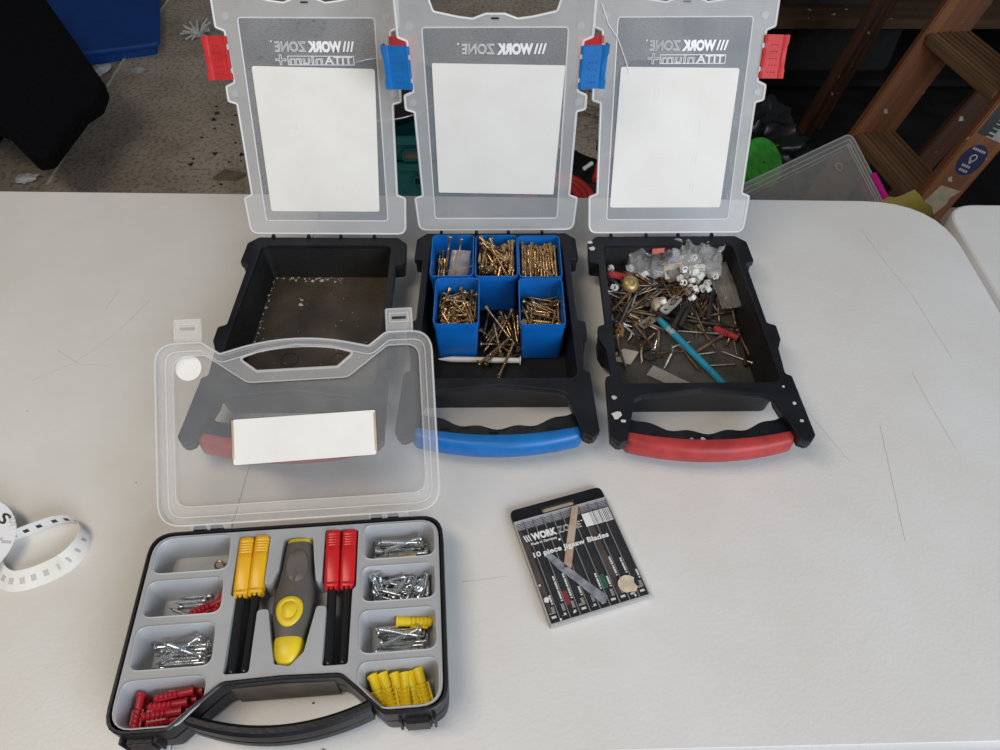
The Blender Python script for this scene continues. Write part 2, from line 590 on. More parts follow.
def make_case(loc, rz, tilt, clip_mat, grip_mat, inside, label, titanium, swap=1.0, drop=0.0):
    root = empty('drill_bit_case', loc, rz)
    # tray: rim, inner well, outer skirt
    rim = plate_mesh(OUT, [INNER], H - 0.009, H, 0.0014)
    well = cup(offset(INNER, -0.0006), 0.0045, H - 0.001, 0.0055, ((0, 0), (0.5, 0.55), (0.94, 0.9), (1, 1))).mesh()
    skirt = cup(offset(INNER, -0.0045), 0.0, H - 0.005, 0.0055, ((0, 0), (0.9, 0.85), (1, 1))).mesh()
    tray = link('tray', join_meshes([rim, skirt]), BLACK, root, smooth=40)
    inner = link('tray_lining', well, TRAYIN, root, smooth=30)
    plate('tray_floor', offset(INNER, 0.0060), [], 0.0044, 0.0048, inside, root)
    for x, y in ((-0.030, -0.168), (0.030, -0.168), (-0.030, -0.225), (0.030, -0.225)):
        plate('moulding_mark', circle(x, y, 0.011, 20), [circle(x, y, 0.0098, 20)], 0.0047, 0.0056, inside, inner)
    # side brackets, hooks and handle arms hang below the rim
    for sgn in (-1, 1):
        def poly(p):
            return rounded([(sgn * u, -v) for u, v in p], 0.003, 2)
        MB().prism(poly([(0.086, 0.004), (0.1015, 0.008), (0.1030, 0.049), (0.088, 0.051)]), 0.030, H - 0.002).build('corner_bracket', BLACK, root, smooth=40, bevel=0.001)
        MB().prism(poly([(0.088, 0.160), (0.1035, 0.163), (0.1035, 0.183), (0.0985, 0.196), (0.088, 0.196)]), 0.018, H - 0.002).build('clip_hook', BLACK, root, smooth=40, bevel=0.001)
        MB().prism(poly([(0.093, 0.240), (0.1020, 0.241), (0.1055, 0.318), (0.0985, 0.327), (0.0895, 0.323), (0.0770, 0.272), (0.078, 0.252)]), 0.038, H - 0.002).build('handle_arm', BLACK, root, smooth=40, bevel=0.002)
    for x in (-0.072, -0.026, 0.016, 0.060):
        MB().box(x - 0.002, x + 0.002, -0.003, 0.0035, H - 0.006, H + 0.003).build('hinge_knuckle', BLACK, root, bevel=0.0008)
    # handle: black inner strip with a finger-shaped edge, coloured pad outside
    n = 40
    inn, outr = [], []
    for k in range(n + 1):
        u = -0.089 + 0.178 * k / n
        t = 1 - (u / 0.089) ** 2
        inn.append((u, -(0.2815 + 0.0245 * t + 0.0022 * math.cos(u * 2 * math.pi / 0.040) * min(1, t * 3))))
        outr.append((u, -(0.3085 + 0.0115 * t)))
    hd = MB()
    loops = []
    for a, b in zip(inn, outr):
        loops.append([(a[0], a[1], 0.028), (a[0], a[1], 0.042), (a[0], a[1] - 0.002, 0.044), (b[0], b[1], 0.0465), (b[0], b[1], 0.026)])
    hb = hd.loft(loops).build('handle', BLACK, root, smooth=35)
    for u in (-0.055, -0.004, 0.058):
        t = 1 - (u / 0.089) ** 2
        MB().box(u - 0.005, u + 0.005, -(0.3035 + 0.0115 * t), -(0.3010 + 0.0115 * t), 0.0435, 0.0466).build('slot', SHAFT, hb)
    loops = []
    for k in range(n + 1):
        u = -0.0905 + 0.181 * k / n
        t = 1 - (u / 0.0905) ** 2
        v0 = 0.3075 + 0.0115 * t
        wd = 0.0125 + 0.003 * t
        if k in (0, n):
            wd *= 0.5
        prof = [(v0, 0.0250), (v0, 0.0475), (v0 + wd * 0.55, 0.0482), (v0 + wd * 0.86, 0.0460), (v0 + wd, 0.041), (v0 + wd, 0.0310), (v0 + wd * 0.85, 0.0250)]
        loops.append([(u, -v, z) for v, z in prof])
    MB().loft(loops).build('grip_pad', grip_mat, root, smooth=50)

    # lid: local x across, y up the lid from the hinge, z towards the inside
    half = [(0.0, 0.0), (0.1010, 0.0), (0.1030, 0.047), (0.0930, 0.051), (0.0945, 0.160), (0.1045, 0.163), (0.1045, 0.1800), (0.0940, 0.1845),
            (0.0965, 0.2400), (0.1065, 0.2440), (0.1070, 0.318), (0.0900, 0.334), (0.0, 0.343)]
    full = [half[0]] + half[1:-1] + [half[-1]] + [(-x, y) for x, y in reversed(half[1:-1])]
    rad = [0, 0.011, 0.003, 0.002, 0.002, 0.003, 0.003, 0.002, 0.002, 0.003, 0.02, 0.02, 0, 0.02, 0.02, 0.003, 0.002, 0.002, 0.003, 0.003, 0.002, 0.002, 0.003, 0.011]
    lo = rounded(full, rad, 4)
    hole = rounded([(x, y - drop) for x, y in ((-0.066, 0.2770), (-0.040, 0.2715), (-0.024, 0.2695), (-0.010, 0.2745), (0.010, 0.2745), (0.024, 0.2695), (0.040, 0.2715), (0.066, 0.2770))] + [(0.076, 0.302), (0.0, 0.314), (-0.076, 0.302)], 0.004, 3)
    pr = rrect(-0.0790, 0.0175, 0.0790, 0.2545, 0.004, 4)
    lid = link('lid', plate_mesh(lo, [pr, hole], -0.0008, 0.0008, 0), FROST, root, (0, 0.003, H + 0.003), (R(90 - tilt), 0, 0))
    MB().tube([(x, y, 0) for x, y in offset(lo, 0.0006)], 0.0015, 5, closed=True).build('lid_edge', RIMP, lid, smooth=60)
    MB().tube([(x, y, 0) for x, y in hole], 0.0014, 5, closed=True).build('handle_hole_edge', RIMP, lid, smooth=60)
    MB().tube([(x, y, 0.0) for x, y in pr], 0.0010, 5, closed=True).build('panel_rib', RIMP, lid, smooth=60)
    plate('lid_panel', pr, [], -0.0006, 0.0006, PANEL, lid)
    MB().box(-0.004, 0.004, 0.2695 - drop, 0.2712 - drop, -0.001, 0.0016).build('slot', SHAFT, lid)
    for x in (-0.088, 0.088):
        plate('moulding_mark', circle(x * 1.05, 0.256, 0.0045, 14), [], 0.0009, 0.0013, FROST, lid)
        plate('moulding_mark', circle(x * 1.08, 0.172, 0.0042, 14), [], 0.0009, 0.0013, FROST, lid)
    if titanium:
        ls = plate('label_sheet', rounded([(-0.0700, 0.0300), (0.0690, 0.0300), (0.0755, 0.200), (-0.0700, 0.203)] if swap > 0 else [(-0.0755, 0.0335), (0.0665, 0.0330), (0.0700, 0.199), (-0.0720, 0.201)], 0.003, 3), [], 0.0010, 0.0013, PAPER, lid)
        k = 0
        for yy in (0.060, 0.095, 0.135, 0.172):      # faint embossed crosses
            for xx in (-0.027, 0.027):
                for a in (0.0045, -0.0045):
                    c = MB().box(xx - 0.011, xx + 0.011, yy + a * 0.45 - 0.0004, yy + a * 0.45 + 0.0004, 0.0013, 0.0015)
                    c.box(xx + a * 0.45 - 0.0004, xx + a * 0.45 + 0.0004, yy - 0.009, yy + 0.009, 0.0013, 0.0015)
                    c.build('crease', PAPERLINE, ls)
    else:
        ls = plate('label_sheet', rounded([(-0.0720, 0.0560), (0.0725, 0.0525), (0.0780, 0.2140), (-0.0705, 0.2170)], 0.0015, 2), [], 0.0010, 0.0013, PAPER, lid)
    # the moulded maker's mark reads from outside, so it is backwards here
    zt = 0.0010
    yl = 0.2185 if titanium else 0.2265
    xr = 0.051 if titanium else 0.054
    for j in range(3):
        x = xr - j * 0.0044
        sl = MB().prism([(x + 0.0022, yl + 0.0112), (x, yl + 0.0112), (x - 0.0030, yl), (x - 0.0008, yl)], zt - 0.0003, zt + 0.0003)
        sl.build('logo_bar', LOGO, lid)
    link('logo_text', text_mesh('WORK', 0.0150, bold=0.0009, mirrored=True, width=0.040), LOGO, lid, (xr - 0.0125, yl + 0.0003, zt))
    link('logo_text', text_mesh('ZONE', 0.0150, outline=0.00055, mirrored=True, width=0.037), LOGODIM, lid, (xr - 0.0540, yl + 0.0003, zt))
    plate('logo_dot', circle(xr - 0.0945, yl + 0.0110, 0.0010, 8), [], zt - 0.0003, zt + 0.0003, LOGO, lid)
    if titanium:
        yt = yl - 0.0135
        bk = rounded([(xr + 0.001, yt - 0.0012), (xr - 0.0775, yt - 0.0012), (xr - 0.0775, yt + 0.0092), (xr + 0.001, yt + 0.0092)], 0.0008, 2)
        plate('logo_border', bk, [[(xr, yt - 0.0003), (xr - 0.0765, yt - 0.0003), (xr - 0.0765, yt + 0.0083), (xr, yt + 0.0083)]], zt - 0.0002, zt + 0.0002, LOGODIM, lid)
        link('logo_text', text_mesh('TITA', 0.0118, bold=0.0003, mirrored=True, width=0.0330), LOGODIM, lid, (xr - 0.0012, yt + 0.0001, zt))
        link('logo_text', text_mesh('nium', 0.0130, outline=0.00050, mirrored=True, width=0.0400), LOGODIM, lid, (xr - 0.0360, yt + 0.0001, zt))
        link('logo_text', text_mesh('+', 0.0230, outline=0.0006, mirrored=True, width=0.0135), LOGODIM, lid, (xr - 0.0790, yt - 0.0035, zt))
    # spring clips in the notches
    for sgn in (-1, 1):
        cl = clip(clip_mat)
        o = link('clip', cl, clip_mat, lid, (sgn * 0.0955, 0.2115, 0.0), (0, R(10 * sgn), R(-1.3 * sgn)), 35)
        if sgn < 0:
            o.scale = (-1, 1, 1)
        for yy in (-0.014, 0.012):
            MB().box(-0.0026 + sgn * 0.0955, 0.0026 + sgn * 0.0955, 0.2115 + yy - 0.0022, 0.2115 + yy + 0.0022, -0.0022, 0.0022).build('clip_knuckle', FROST, lid)
    tag(root, label, 'tool case')
    return root, lid

CLIPS = {}

def clip(m):
    if m.name in CLIPS:
        return CLIPS[m.name]
    holes = []
    for i in range(5):
        for j in range(3):
            holes.append(circle(0.0085 + j * 0.0038, -0.017 + i * 0.0075, 0.00075, 6))
    a = plate_mesh(rounded([(0.0, -0.0240), (0.0215, -0.0240), (0.0215, 0.0240), (0.0, 0.0240)], 0.0006, 2), holes, 0.0012, 0.0030, 0)
    b = MB()
    # curled outer edge and rolled hinge edge
    prof = [(0.0215, 0.0030), (0.0240, 0.0046), (0.0285, 0.0052), (0.0300, 0.0030), (0.0290, -0.004), (0.0270, -0.004), (0.0272, 0.0020), (0.0240, 0.0026), (0.0215, 0.0012)]
    ys = [-0.0240, -0.0150, -0.0120, 0.0, 0.0120, 0.0150, 0.0240]
    dx = [0.0, 0.0, -0.0012, -0.0012, -0.0012, 0.0, 0.0]
    b.loft([[(x + d if x > 0.023 else x, y, z) for x, z in prof] for y, d in zip(ys, dx)])
    for y0, y1 in ((-0.0235, -0.0170), (-0.0110, 0.0090), (0.0150, 0.0235)):
        b.rod((0.0005, y0, 0.0012), (0.0005, y1, 0.0012), 0.0026, 8)
    CLIPS[m.name] = join_meshes([a, b.mesh()])
    return CLIPS[m.name]

case_l, lid_l = make_case((-0.2240, 0.7595, 0), R(-0.4), 23, CLIPRED, RED, DUSTY, 'empty black tool case with red clips and red handle, open behind the screw organizer', True, 1)
case_m, lid_m = make_case((-0.0050, 0.7680, 0), R(0.4), 6, BLUEGRIP, BLUEGRIP, TRAYIN, 'black tool case with blue clips and blue handle holding blue bins of screws', False, drop=0.0065)
case_r, lid_r = make_case((0.2170, 0.7620, 0), R(0.5), 25, CLIPRED, RED, DUSTG, 'black tool case with red handle and a jumble of loose hardware inside', True, -1)
# a crack and frayed tear in the right-hand lid
cr = MB().tube([(-0.0985, 0.268, 0.0016), (-0.090, 0.247, 0.0018), (-0.078, 0.232, 0.0018), (-0.066, 0.205, 0.0018), (-0.062, 0.193, 0.0018)], 0.0007, 5)
cr.build('crack', RIMP, lid_r, smooth=60)
# paint and plaster spots on the right-hand case
SPOT = mat('dried_plaster', (0.62, 0.60, 0.58), 0.8, var=0.2)
random.seed(3)
for (u, v, s, zz) in ((-0.100, 0.012, 0.0035, H), (-0.0985, 0.024, 0.0040, H), (-0.0970, 0.268, 0.0030, H), (-0.0965, 0.292, 0.0055, H), (-0.090, 0.300, 0.0030, H),
                  (0.0950, 0.278, 0.0022, H), (0.0965, 0.301, 0.0024, H), (0.089, 0.255, 0.0018, H), (0.086, 0.284, 0.0035, 0.0455), (-0.020, 0.318, 0.0030, 0.0455), (-0.008, 0.318, 0.0030, 0.0455)):
    pts = [(u + s * (0.6 + 0.6 * random.random()) * math.cos(a * 0.7), -v + s * (0.5 + 0.6 * random.random()) * math.sin(a * 0.7)) for a in range(9)]
    MB().prism(pts, zz - 0.0005, zz + 0.0006).build('plaster_spot', SPOT, case_r)
# flakes of dust lying in the empty case
DUST = mat('pale_dust', (0.50, 0.45, 0.38), 0.9, var=0.2)
random.seed(9)
fm = MB()
for k in range(150):
    t = random.random()
    if t < 0.35:
        x, y = random.uniform(-0.076, 0.02), -0.0235 - abs(random.gauss(0, 0.004))
    elif t < 0.6:
        y = random.uniform(-0.16, -0.03); x = -0.0775 - (-y - 0.02) * 0.02 + abs(random.gauss(0, 0.002))
    else:
        x, y = random.uniform(-0.075, 0.075), random.uniform(-0.2, -0.028)
    s = random.choice((0.0005, 0.0006, 0.0008, 0.0012)) * (1.3 if t < 0.6 else 0.8)
    a = random.random() * 6
    fm.prism([(x + s * math.cos(a + q * 2.1), y + s * math.sin(a + q * 2.1)) for q in range(3)], 0.0044, 0.0044 + s)
df = fm.build('dust_flakes', DUST, case_l)
df['kind'] = 'stuff'
for (x, y, s) in ((-0.0330, -0.0745, 0.0030), (-0.0335, -0.066, 0.002), (-0.0255, -0.030, 0.0025), (-0.0135, -0.029, 0.0030), (-0.065, -0.155, 0.0030)):
    lump('crumb', DUST, (x, y, 0.0045), (s, s * 0.8, s * 0.7), x * 900, 0.5, 3, 2, case_l)

# ------------------------------------------------------------------ blue bins in the middle case
BINW, BIND, BINH = 0.0535, 0.0785, 0.063

def bin_mesh(floor_h):
    o = rrect(-BINW / 2, -BIND / 2, BINW / 2, BIND / 2, 0.0075, 5)
    i = offset(o, 0.0013)
    m = MB()
    loops = [[(x, y, 0.002) for x, y in offset(o, 0.0036)], [(x, y, BINH - 0.008) for x, y in offset(o, 0.0010)], [(x, y, BINH - 0.008) for x, y in o], [(x, y, BINH) for x, y in o],
             [(x, y, BINH) for x, y in i], [(x, y, floor_h) for x, y in offset(i, 0.0024)]]
    m.loft(loops)
    for sx in (-1, 1):
        for sy in (-1, 1):
            m.box(sx * 0.0175 - 0.002, sx * 0.0175 + 0.002, sy * 0.030 - 0.002, sy * 0.030 + 0.002, 0, 0.003)
    return m.mesh('bin')

TZ = 0.0050
BINS = {'A': (-0.0545, -0.0585, 0.026, 'blue plastic bin in the back left corner with few screws and a small bag'),
        'B': (0.0005, -0.0590, 0.033, 'blue plastic bin in the middle of the back row, packed with long brassy screws'),
        'C': (0.0545, -0.0600, 0.036, 'blue plastic bin in the back right corner, full of long screws'),
        'D': (-0.0460, -0.1395, 0.030, 'blue plastic bin in the front row on the left, heaped with short brassy screws'),
        'E': (0.0540, -0.1405, 0.021, 'blue plastic bin in the front row on the right, part filled with mixed screws')}
for k, (x, y, fh, lab) in BINS.items():
    b = link('screw_bin', bin_mesh(fh), BLUE, None, (case_m.location.x + x, case_m.location.y + y, TZ), (0, 0, R(0.4)), 40)
    tag(b, lab, 'bin', 'blue bins in the middle case')

# ------------------------------------------------------------------ the screw organizer in front
ORG = empty('screw_organizer', (-0.1930, 0.3465, 0), R(4.3))
OH = 0.046

def org_outline(inset=0.0, front=0.1795):
    h = [(0.0, 0.0 + inset), (0.1375 - inset, 0.0 + inset), (0.1385 - inset, front - inset), (0.086 + inset * 0.3, front - inset), (0.0495, 0.1470 - inset), (0.0, 0.1455 - inset)]
    full = [h[0]] + h[1:-1] + [h[-1]] + [(-x, y) for x, y in reversed(h[1:-1])]
    rad = [0, 0.022 - inset * 0.6, 0.022 - inset * 0.6, 0.010, 0.012, 0, 0.012, 0.010, 0.022 - inset * 0.6, 0.022 - inset * 0.6]
    return rounded([(x, -y) for x, y in full], rad, 6)

oo = org_outline()
ins = org_outline(0.0042)
base = MB()
base.loft([[(x, y, 0.001) for x, y in offset(oo, 0.004)], [(x, y, 0.004) for x, y in offset(oo, 0.001)], [(x, y, 0.024) for x, y in offset(oo, 0.0002)], [(x, y, 0.0245) for x, y in offset(oo, 0.0015)],
           [(x, y, 0.0275) for x, y in offset(oo, 0.0015)], [(x, y, 0.028) for x, y in oo], [(x, y, OH - 0.001) for x, y in oo], [(x, y, OH) for x, y in offset(oo, 0.001)],
           [(x, y, OH) for x, y in offset(oo, 0.0028)], [(x, y, OH - 0.004) for x, y in offset(oo, 0.0032)]], cap1=False)
base.build('base', BLACK, ORG, smooth=35)
# grey insert with wells
wells = []
rows = ((0.0070, 0.0415), (0.0495, 0.0825), (0.0915, 0.1285))
for i, (v0, v1) in enumerate(rows):
    r8 = 0.0085
    L = [(-0.1295, v0), (-0.0625, v0), (-0.0605, v1), (-0.1285, v1)]
    Rr = [(0.0625, v0), (0.1290, v0), (0.1295, v1), (0.0640, v1)]
    rl = [0.018 if i == 0 else r8, r8, r8, r8]
    rq = [r8, 0.015 if i == 0 else r8, r8, r8]
    wells.append((rounded([(x, -y) for x, y in L], rl, 5), 0.018))
    wells.append((rounded([(x, -y) for x, y in Rr], rq, 5), 0.018))
wells.append((rounded([(x, -y) for x, y in [(-0.1310, 0.1375), (-0.0620, 0.1370), (-0.0620, 0.1560), (-0.0800, 0.1745), (-0.1310, 0.1745)]], [0.009, 0.009, 0.008, 0.010, 0.016], 5), 0.014))
wells.append((rounded([(x, -y) for x, y in [(0.0640, 0.1365), (0.1305, 0.1360), (0.1315, 0.1735), (0.0840, 0.1735), (0.0640, 0.1530)]], [0.009, 0.009, 0.016, 0.010, 0.008], 5), 0.014))
tool = [(-0.054, .010), (-.0250, .010), (-.0250, .060), (-.0185, .059), (-.0135, .045), (-.0120, .0140), (.0150, .0150), (.0180, .038), (.0215, .060), (.0265, .060), (.0262, .0085), (.0575, .0095),
        (.0580, .067), (.0550, .070), (.0545, .1365), (.0325, .1365), (.0325, .084), (.0240, .083), (.0185, .112), (.0165, .123), (.0056, .1345), (-.0080, .1320), (-.0125, .113), (-.0185, .083),
        (-.0280, .083), (-.0280, .1375), (-.0495, .1375), (-.0495, .070), (-.0540, .067)]
wells.append((rounded([(x, -y) for x, y in tool], 0.003, 3), 0.022))
ip = plate_mesh(ins, [wl for wl, _ in wells], OH - 0.0030, OH - 0.0012, 0)
ws = [ip]
for i, (wl, zf) in enumerate(wells):
    ws.append(cup(wl, zf, OH - 0.0013, 0.0070 if i < 8 else 0.0015, ((0, 0), (0.05, 0.12), (0.6, 0.55), (0.88, 0.76), (1, 1))).mesh())
link('insert', join_meshes(ws), GREYWELL, ORG, smooth=40)
# thin raised lip round each well
for i, (wl, zf) in enumerate(wells[:8]):
    MB().tube([(x, y, OH - 0.0013) for x, y in offset(wl, -0.0006)], 0.0008, 5, closed=True).build('well_lip', GREY, ORG, smooth=60)
# carrying handle of the base
ha = []
for k in range(25):
    u = -0.075 + 0.150 * k / 24
    t = 1 - (u / 0.075) ** 2
    ha.append((u, 0.1640 + 0.0150 * t))
loops = []
for k, (u, v) in enumerate(ha):
    wv = 0.0095
    loops.append([(u, -(v - wv * 0.0), 0.014), (u, -v, 0.040), (u, -(v + wv * 0.3), 0.043), (u, -(v + wv * 0.75), 0.043), (u, -(v + wv), 0.040), (u, -(v + wv), 0.027), (u, -(v + wv * 0.86), 0.0262), (u, -(v + wv * 0.86), 0.0238), (u, -(v + wv), 0.023), (u, -(v + wv), 0.014)])
MB().loft(loops).build('handle', BLACK, ORG, smooth=35)
# inner wall behind the handle, reflected light painted in as brown
nb = [(-0.0430, -0.1450), (0.0430, -0.1450), (0.0430, -0.1474), (-0.0430, -0.1474)]
MB().prism(nb, 0.003, 0.036).build('handle_recess', mat('reflected_brown_plastic', (0.11, 0.085, 0.065), 0.7, var=0.3), ORG)
for sgn in (-1, 1):
    ux = sgn * 0.112
    MB().box(ux - 0.011, ux + 0.011, -0.1840, -0.1775, 0.010, 0.032).build('latch_seat', BLACK, ORG, bevel=0.0015)
    for d in (-0.014, 0.014):
        MB().box(ux + d - 0.0012, ux + d + 0.0012, -0.1835, -0.1775, 0.012, 0.036).build('latch_rib', BLACK, ORG, bevel=0.0005)
for x in (-0.094, -0.078, 0.074, 0.090):
    MB().box(x - 0.0050, x + 0.0050, -0.001, 0.006, OH - 0.012, OH + 0.0015).build('hinge_knuckle', BLACK, ORG, bevel=0.001)

# organizer lid
OT = 55
olid_half = [(0.0, 0.0), (0.1325, 0.0), (0.1325, 0.1740), (0.0880, 0.1740), (0.0710, 0.1615)]
arch = []
for k in range(1, 8):
    u = 0.0640 * (1 - k / 8)
    arch.append((u, 0.1630 + 0.0095 * (1 - (u / 0.064) ** 2)))
half = olid_half + arch
full = [half[0]] + half[1:] + [(0.0, 0.1725)] + [(-x, y) for x, y in reversed(half[1:])]
nh = len(half) - 1
rads = [0, 0.024, 0.024, 0.010, 0.004] + [0] * 7
rads = rads + [0] + list(reversed(rads[1:]))
lo = rounded(full, rads, 7)
ohole = rounded([(-0.0560, 0.1570), (-0.0390, 0.1435), (0.0390, 0.1435), (0.0560, 0.1570), (0.034, 0.1640), (0.0, 0.1675), (-0.034, 0.1640)], [0.003, 0.004, 0.004, 0.003, 0, 0, 0], 3)
inn = rounded([(-0.1190, 0.0170), (0.1190, 0.0170), (0.1190, 0.1620), (0.0880, 0.1620), (0.0480, 0.1330), (-0.0480, 0.1330), (-0.0880, 0.1620), (-0.1190, 0.1620)],
              [0.014, 0.014, 0.014, 0.008, 0.012, 0.012, 0.008, 0.014], 6)
olid = link('lid', plate_mesh(lo, [ohole, inn], -0.0008, 0.0008, 0), OFROST, ORG, (0.0045, 0.004, OH + 0.003), (R(90 - OT), 0, 0))
# the rim turns up towards the inside, the panel lies deeper
rw = MB()
l1, l2 = lo, offset(lo, 0.0012)
rw.loft([[(x, y, -0.001) for x, y in l1], [(x, y, 0.010) for x, y in l1], [(x, y, 0.010) for x, y in l2], [(x, y, -0.001) for x, y in l2]], closed=True)
rw.build('lid_rim', OFROST, olid, smooth=60)
sw = MB()
sw.loft([[(x, y, 0) for x, y in inn], [(x, y, -0.006) for x, y in offset(inn, 0.0015)]], cap0=False, cap1=False)
sw.build('panel_step', OFROST, olid, smooth=60)
pin = offset(inn, 0.0015)
plate('lid_panel', pin, [], -0.0068, -0.0058, OPANEL, olid)
MB().tube([(x, y, 0.010) for x, y in offset(lo, 0.0006)], 0.0010, 5, closed=True).build('lid_edge', RIMX, olid, smooth=60)
MB().tube([(x, y, 0.0) for x, y in inn], 0.0007, 5, closed=True).build('panel_rib', RIMO, olid, smooth=60)
MB().tube([(x, y, 0.0) for x, y in ohole], 0.0014, 5, closed=True).build('handle_hole_edge', RIMX, olid, smooth=60)
MB().tube([(x, y, 0.0025) for x, y in offset(lo, 0.0075)], 0.0006, 5, closed=True).build('rim_rib', RIMO, olid, smooth=60)
lb = plate('label_sheet', rounded([(-0.0655, 0.0540), (0.0720, 0.0560), (0.0730, 0.0995), (-0.0650, 0.0980)], 0.002, 2), [], -0.0056, -0.0050, PAPER, olid)
for x0 in (-0.0657, 0.0716):
    MB().box(x0 - 0.0006, x0 + 0.0014, 0.060, 0.0975, -0.00565, -0.0047).build('browned_edge', PAPEREDGE, lb)
plate('round_sticker', circle(-0.1060, 0.1510, 0.0125, 28), [], -0.0056, -0.0050, PAPER, olid)
for sgn in (-1, 1):
    ux = sgn * 0.1015
    pl = rrect(ux - 0.0125, 0.1745, ux + 0.0125, 0.1965, 0.001, 2)
    la = plate('latch', pl, [rrect(ux - 0.0070, 0.1860, ux + 0.0070, 0.1890, 0.0006, 2)], 0.0060, 0.0078, mat('milky_plastic', (0.72, 0.71, 0.69), 0.35, alpha=0.25), olid)
    MB().tube([(x, y, 0.0069) for x, y in pl], 0.0008, 5, closed=True).build('latch_edge', RIMO, la, smooth=60)
    MB().tube([(x, y, 0.0080) for x, y in rrect(ux - 0.0090, 0.1835, ux + 0.0090, 0.1920, 0.001, 2)], 0.0006, 5, closed=True).build('latch_rib', RIMO, la, smooth=60)
for x in (-0.086, 0.082):
    MB().box(x - 0.019, x + 0.019, -0.004, 0.004, 0.002, 0.0045).build('hinge_strip', OFROST, olid)
tag(ORG, 'grey and black screw organizer case with an open clear lid, at the front left', 'organizer case')

# ------------------------------------------------------------------ tools clipped into the organizer
def org(u, v, z):
    return ORG.matrix_basis @ Vector((u, -v, z))

def slim_tool(name, u0, v0, u1, v1, hm, label, group):
    """A slim driver: moulded handle with rings at its end and teeth at its collar, round black shaft."""
    a, b = org(u0, v0, 0.0410), org(u1, v1, 0.0375)
    root = empty(name, a)
    d = (b - a)
    L = d.length
    root.rotation_mode = 'QUATERNION'
    root.rotation_quaternion = d.to_track_quat('Y', 'Z')
    hl, w2 = 0.0560, 0.0069

    def sec(y, s):
        pts = rrect(-w2 * s, -0.0072 * s, w2 * s, 0.0072 * s, 0.004 * s, 3)
        return [(x, y, z) for x, z in pts]
    ys = [(0, 0.86), (0.0012, 0.97)]
    for k in range(5):
        y = 0.005 + k * 0.0026
        ys += [(y, 0.99), (y + 0.0005, 0.94), (y + 0.0010, 0.94), (y + 0.0015, 0.99)]
    ys += [(0.022, 1.0), (hl - 0.005, 1.0), (hl - 0.0045, 0.95), (hl - 0.0038, 0.95), (hl - 0.0033, 1.0), (hl - 0.001, 0.98), (hl, 0.9)]
    MB().loft([sec(y, s) for y, s in ys]).build('handle', hm, root, smooth=40)
    for k in range(3):
        MB().box(-0.0055 + k * 0.0042, -0.0028 + k * 0.0042, hl - 0.001, hl + 0.0022, 0.001, 0.0062).build('collar_tooth', hm, root, bevel=0.0004)
    prof = [(0.0044, hl - 0.002), (0.0044, L - 0.004), (0.0047, L - 0.003), (0.0047, L - 0.001), (0.0040, L)]
    M = Matrix.Rotation(R(-90), 4, 'X')
    MB().lathe(prof, 14, M).build('shaft', SHAFT, root, smooth=40)
    tag(root, label, 'screwdriver', group)
    return root

slim_tool('screwdriver', -0.0468, 0.0115, -0.0438, 0.1360, YELLOW, 'yellow handled driver with black shaft, left one of the yellow pair', 'yellow drivers')
slim_tool('screwdriver', -0.0325, 0.0105, -0.0330, 0.1360, YELLOW, 'yellow handled driver with black shaft, next to the grey grip', 'yellow drivers')
slim_tool('screwdriver', 0.0340, 0.0100, 0.0375, 0.1350, TOOLRED, 'red handled driver with black shaft, next to the grey grip', 'red drivers')
slim_tool('screwdriver', 0.0492, 0.0105, 0.0495, 0.1345, TOOLRED, 'red handled driver with black shaft, next to the screw compartments', 'red drivers')

# the thick grey and yellow grip in the middle
GR = empty('driver_grip', org(0.0020, 0.0, 0.0), R(4.3))

def gsec(v, hw, hh, cx=0.0, zc=0.036, n=20):
    out = []
    for k in range(n):
        a = 2 * math.pi * k / n
        ca, sa = math.cos(a), math.sin(a)
        out.append((cx + hw * math.copysign(abs(ca) ** 0.75, ca), -v, zc + hh * math.copysign(abs(sa) ** 0.75, sa)))
    return out

MB().loft([gsec(0.0150, 0.0098, 0.0085), gsec(0.0158, 0.0112, 0.0100), gsec(0.0195, 0.0118, 0.0108), gsec(0.0200, 0.0112, 0.0100)]).build('end_cap', LEMON, GR, smooth=50)
bod = [(0.0198, 0.0120, 0.0112), (0.028, 0.0128, 0.0118), (0.045, 0.0138, 0.0122), (0.058, 0.0156, 0.0128), (0.070, 0.0176, 0.0134), (0.080, 0.0184, 0.0138), (0.092, 0.0172, 0.0138), (0.104, 0.0140, 0.0130), (0.110, 0.0128, 0.0124)]
MB().loft([gsec(v, a, b) for v, a, b in bod]).build('body', RUBBER, GR, smooth=50)
tip = [(0.1095, 0.0124, 0.0120), (0.1120, 0.0128, 0.0126), (0.120, 0.0122, 0.0124), (0.126, 0.0106, 0.0112), (0.1305, 0.0080, 0.0090), (0.1325, 0.0045, 0.0060)]
MB().loft([gsec(v, a, b, -0.0006) for v, a, b in tip]).build('nose', LEMON, GR, smooth=60)
MB().loft([[(0.0015 + r * 0.0098 * math.cos(a), -0.0445 + r * 0.0165 * math.sin(a), z) for a in [2 * math.pi * k / 24 for k in range(24)]] for r, z in ((1.0, 0.0400), (1.0, 0.0478), (0.95, 0.0488), (0.55, 0.0484), (0.1, 0.0482))]).build('thumb_rest', RUBBER2, GR, smooth=60)
egg = [2 * math.pi * k / 24 for k in range(24)]
MB().loft([[(-0.0006 + r * 0.0118 * math.cos(a), -0.0860 + r * 0.0138 * math.sin(a) * (1.0 - 0.15 * math.sin(a)), z) for a in egg] for r, z in ((1.0, 0.0420), (1.0, 0.0497), (0.92, 0.0508), (0.62, 0.0510), (0.56, 0.0504), (0.5, 0.0512), (0.1, 0.0520))]).build('button', LEMON, GR, smooth=60)
tag(GR, 'thick taupe and yellow driver grip lying in the middle of the organizer', 'driver handle')

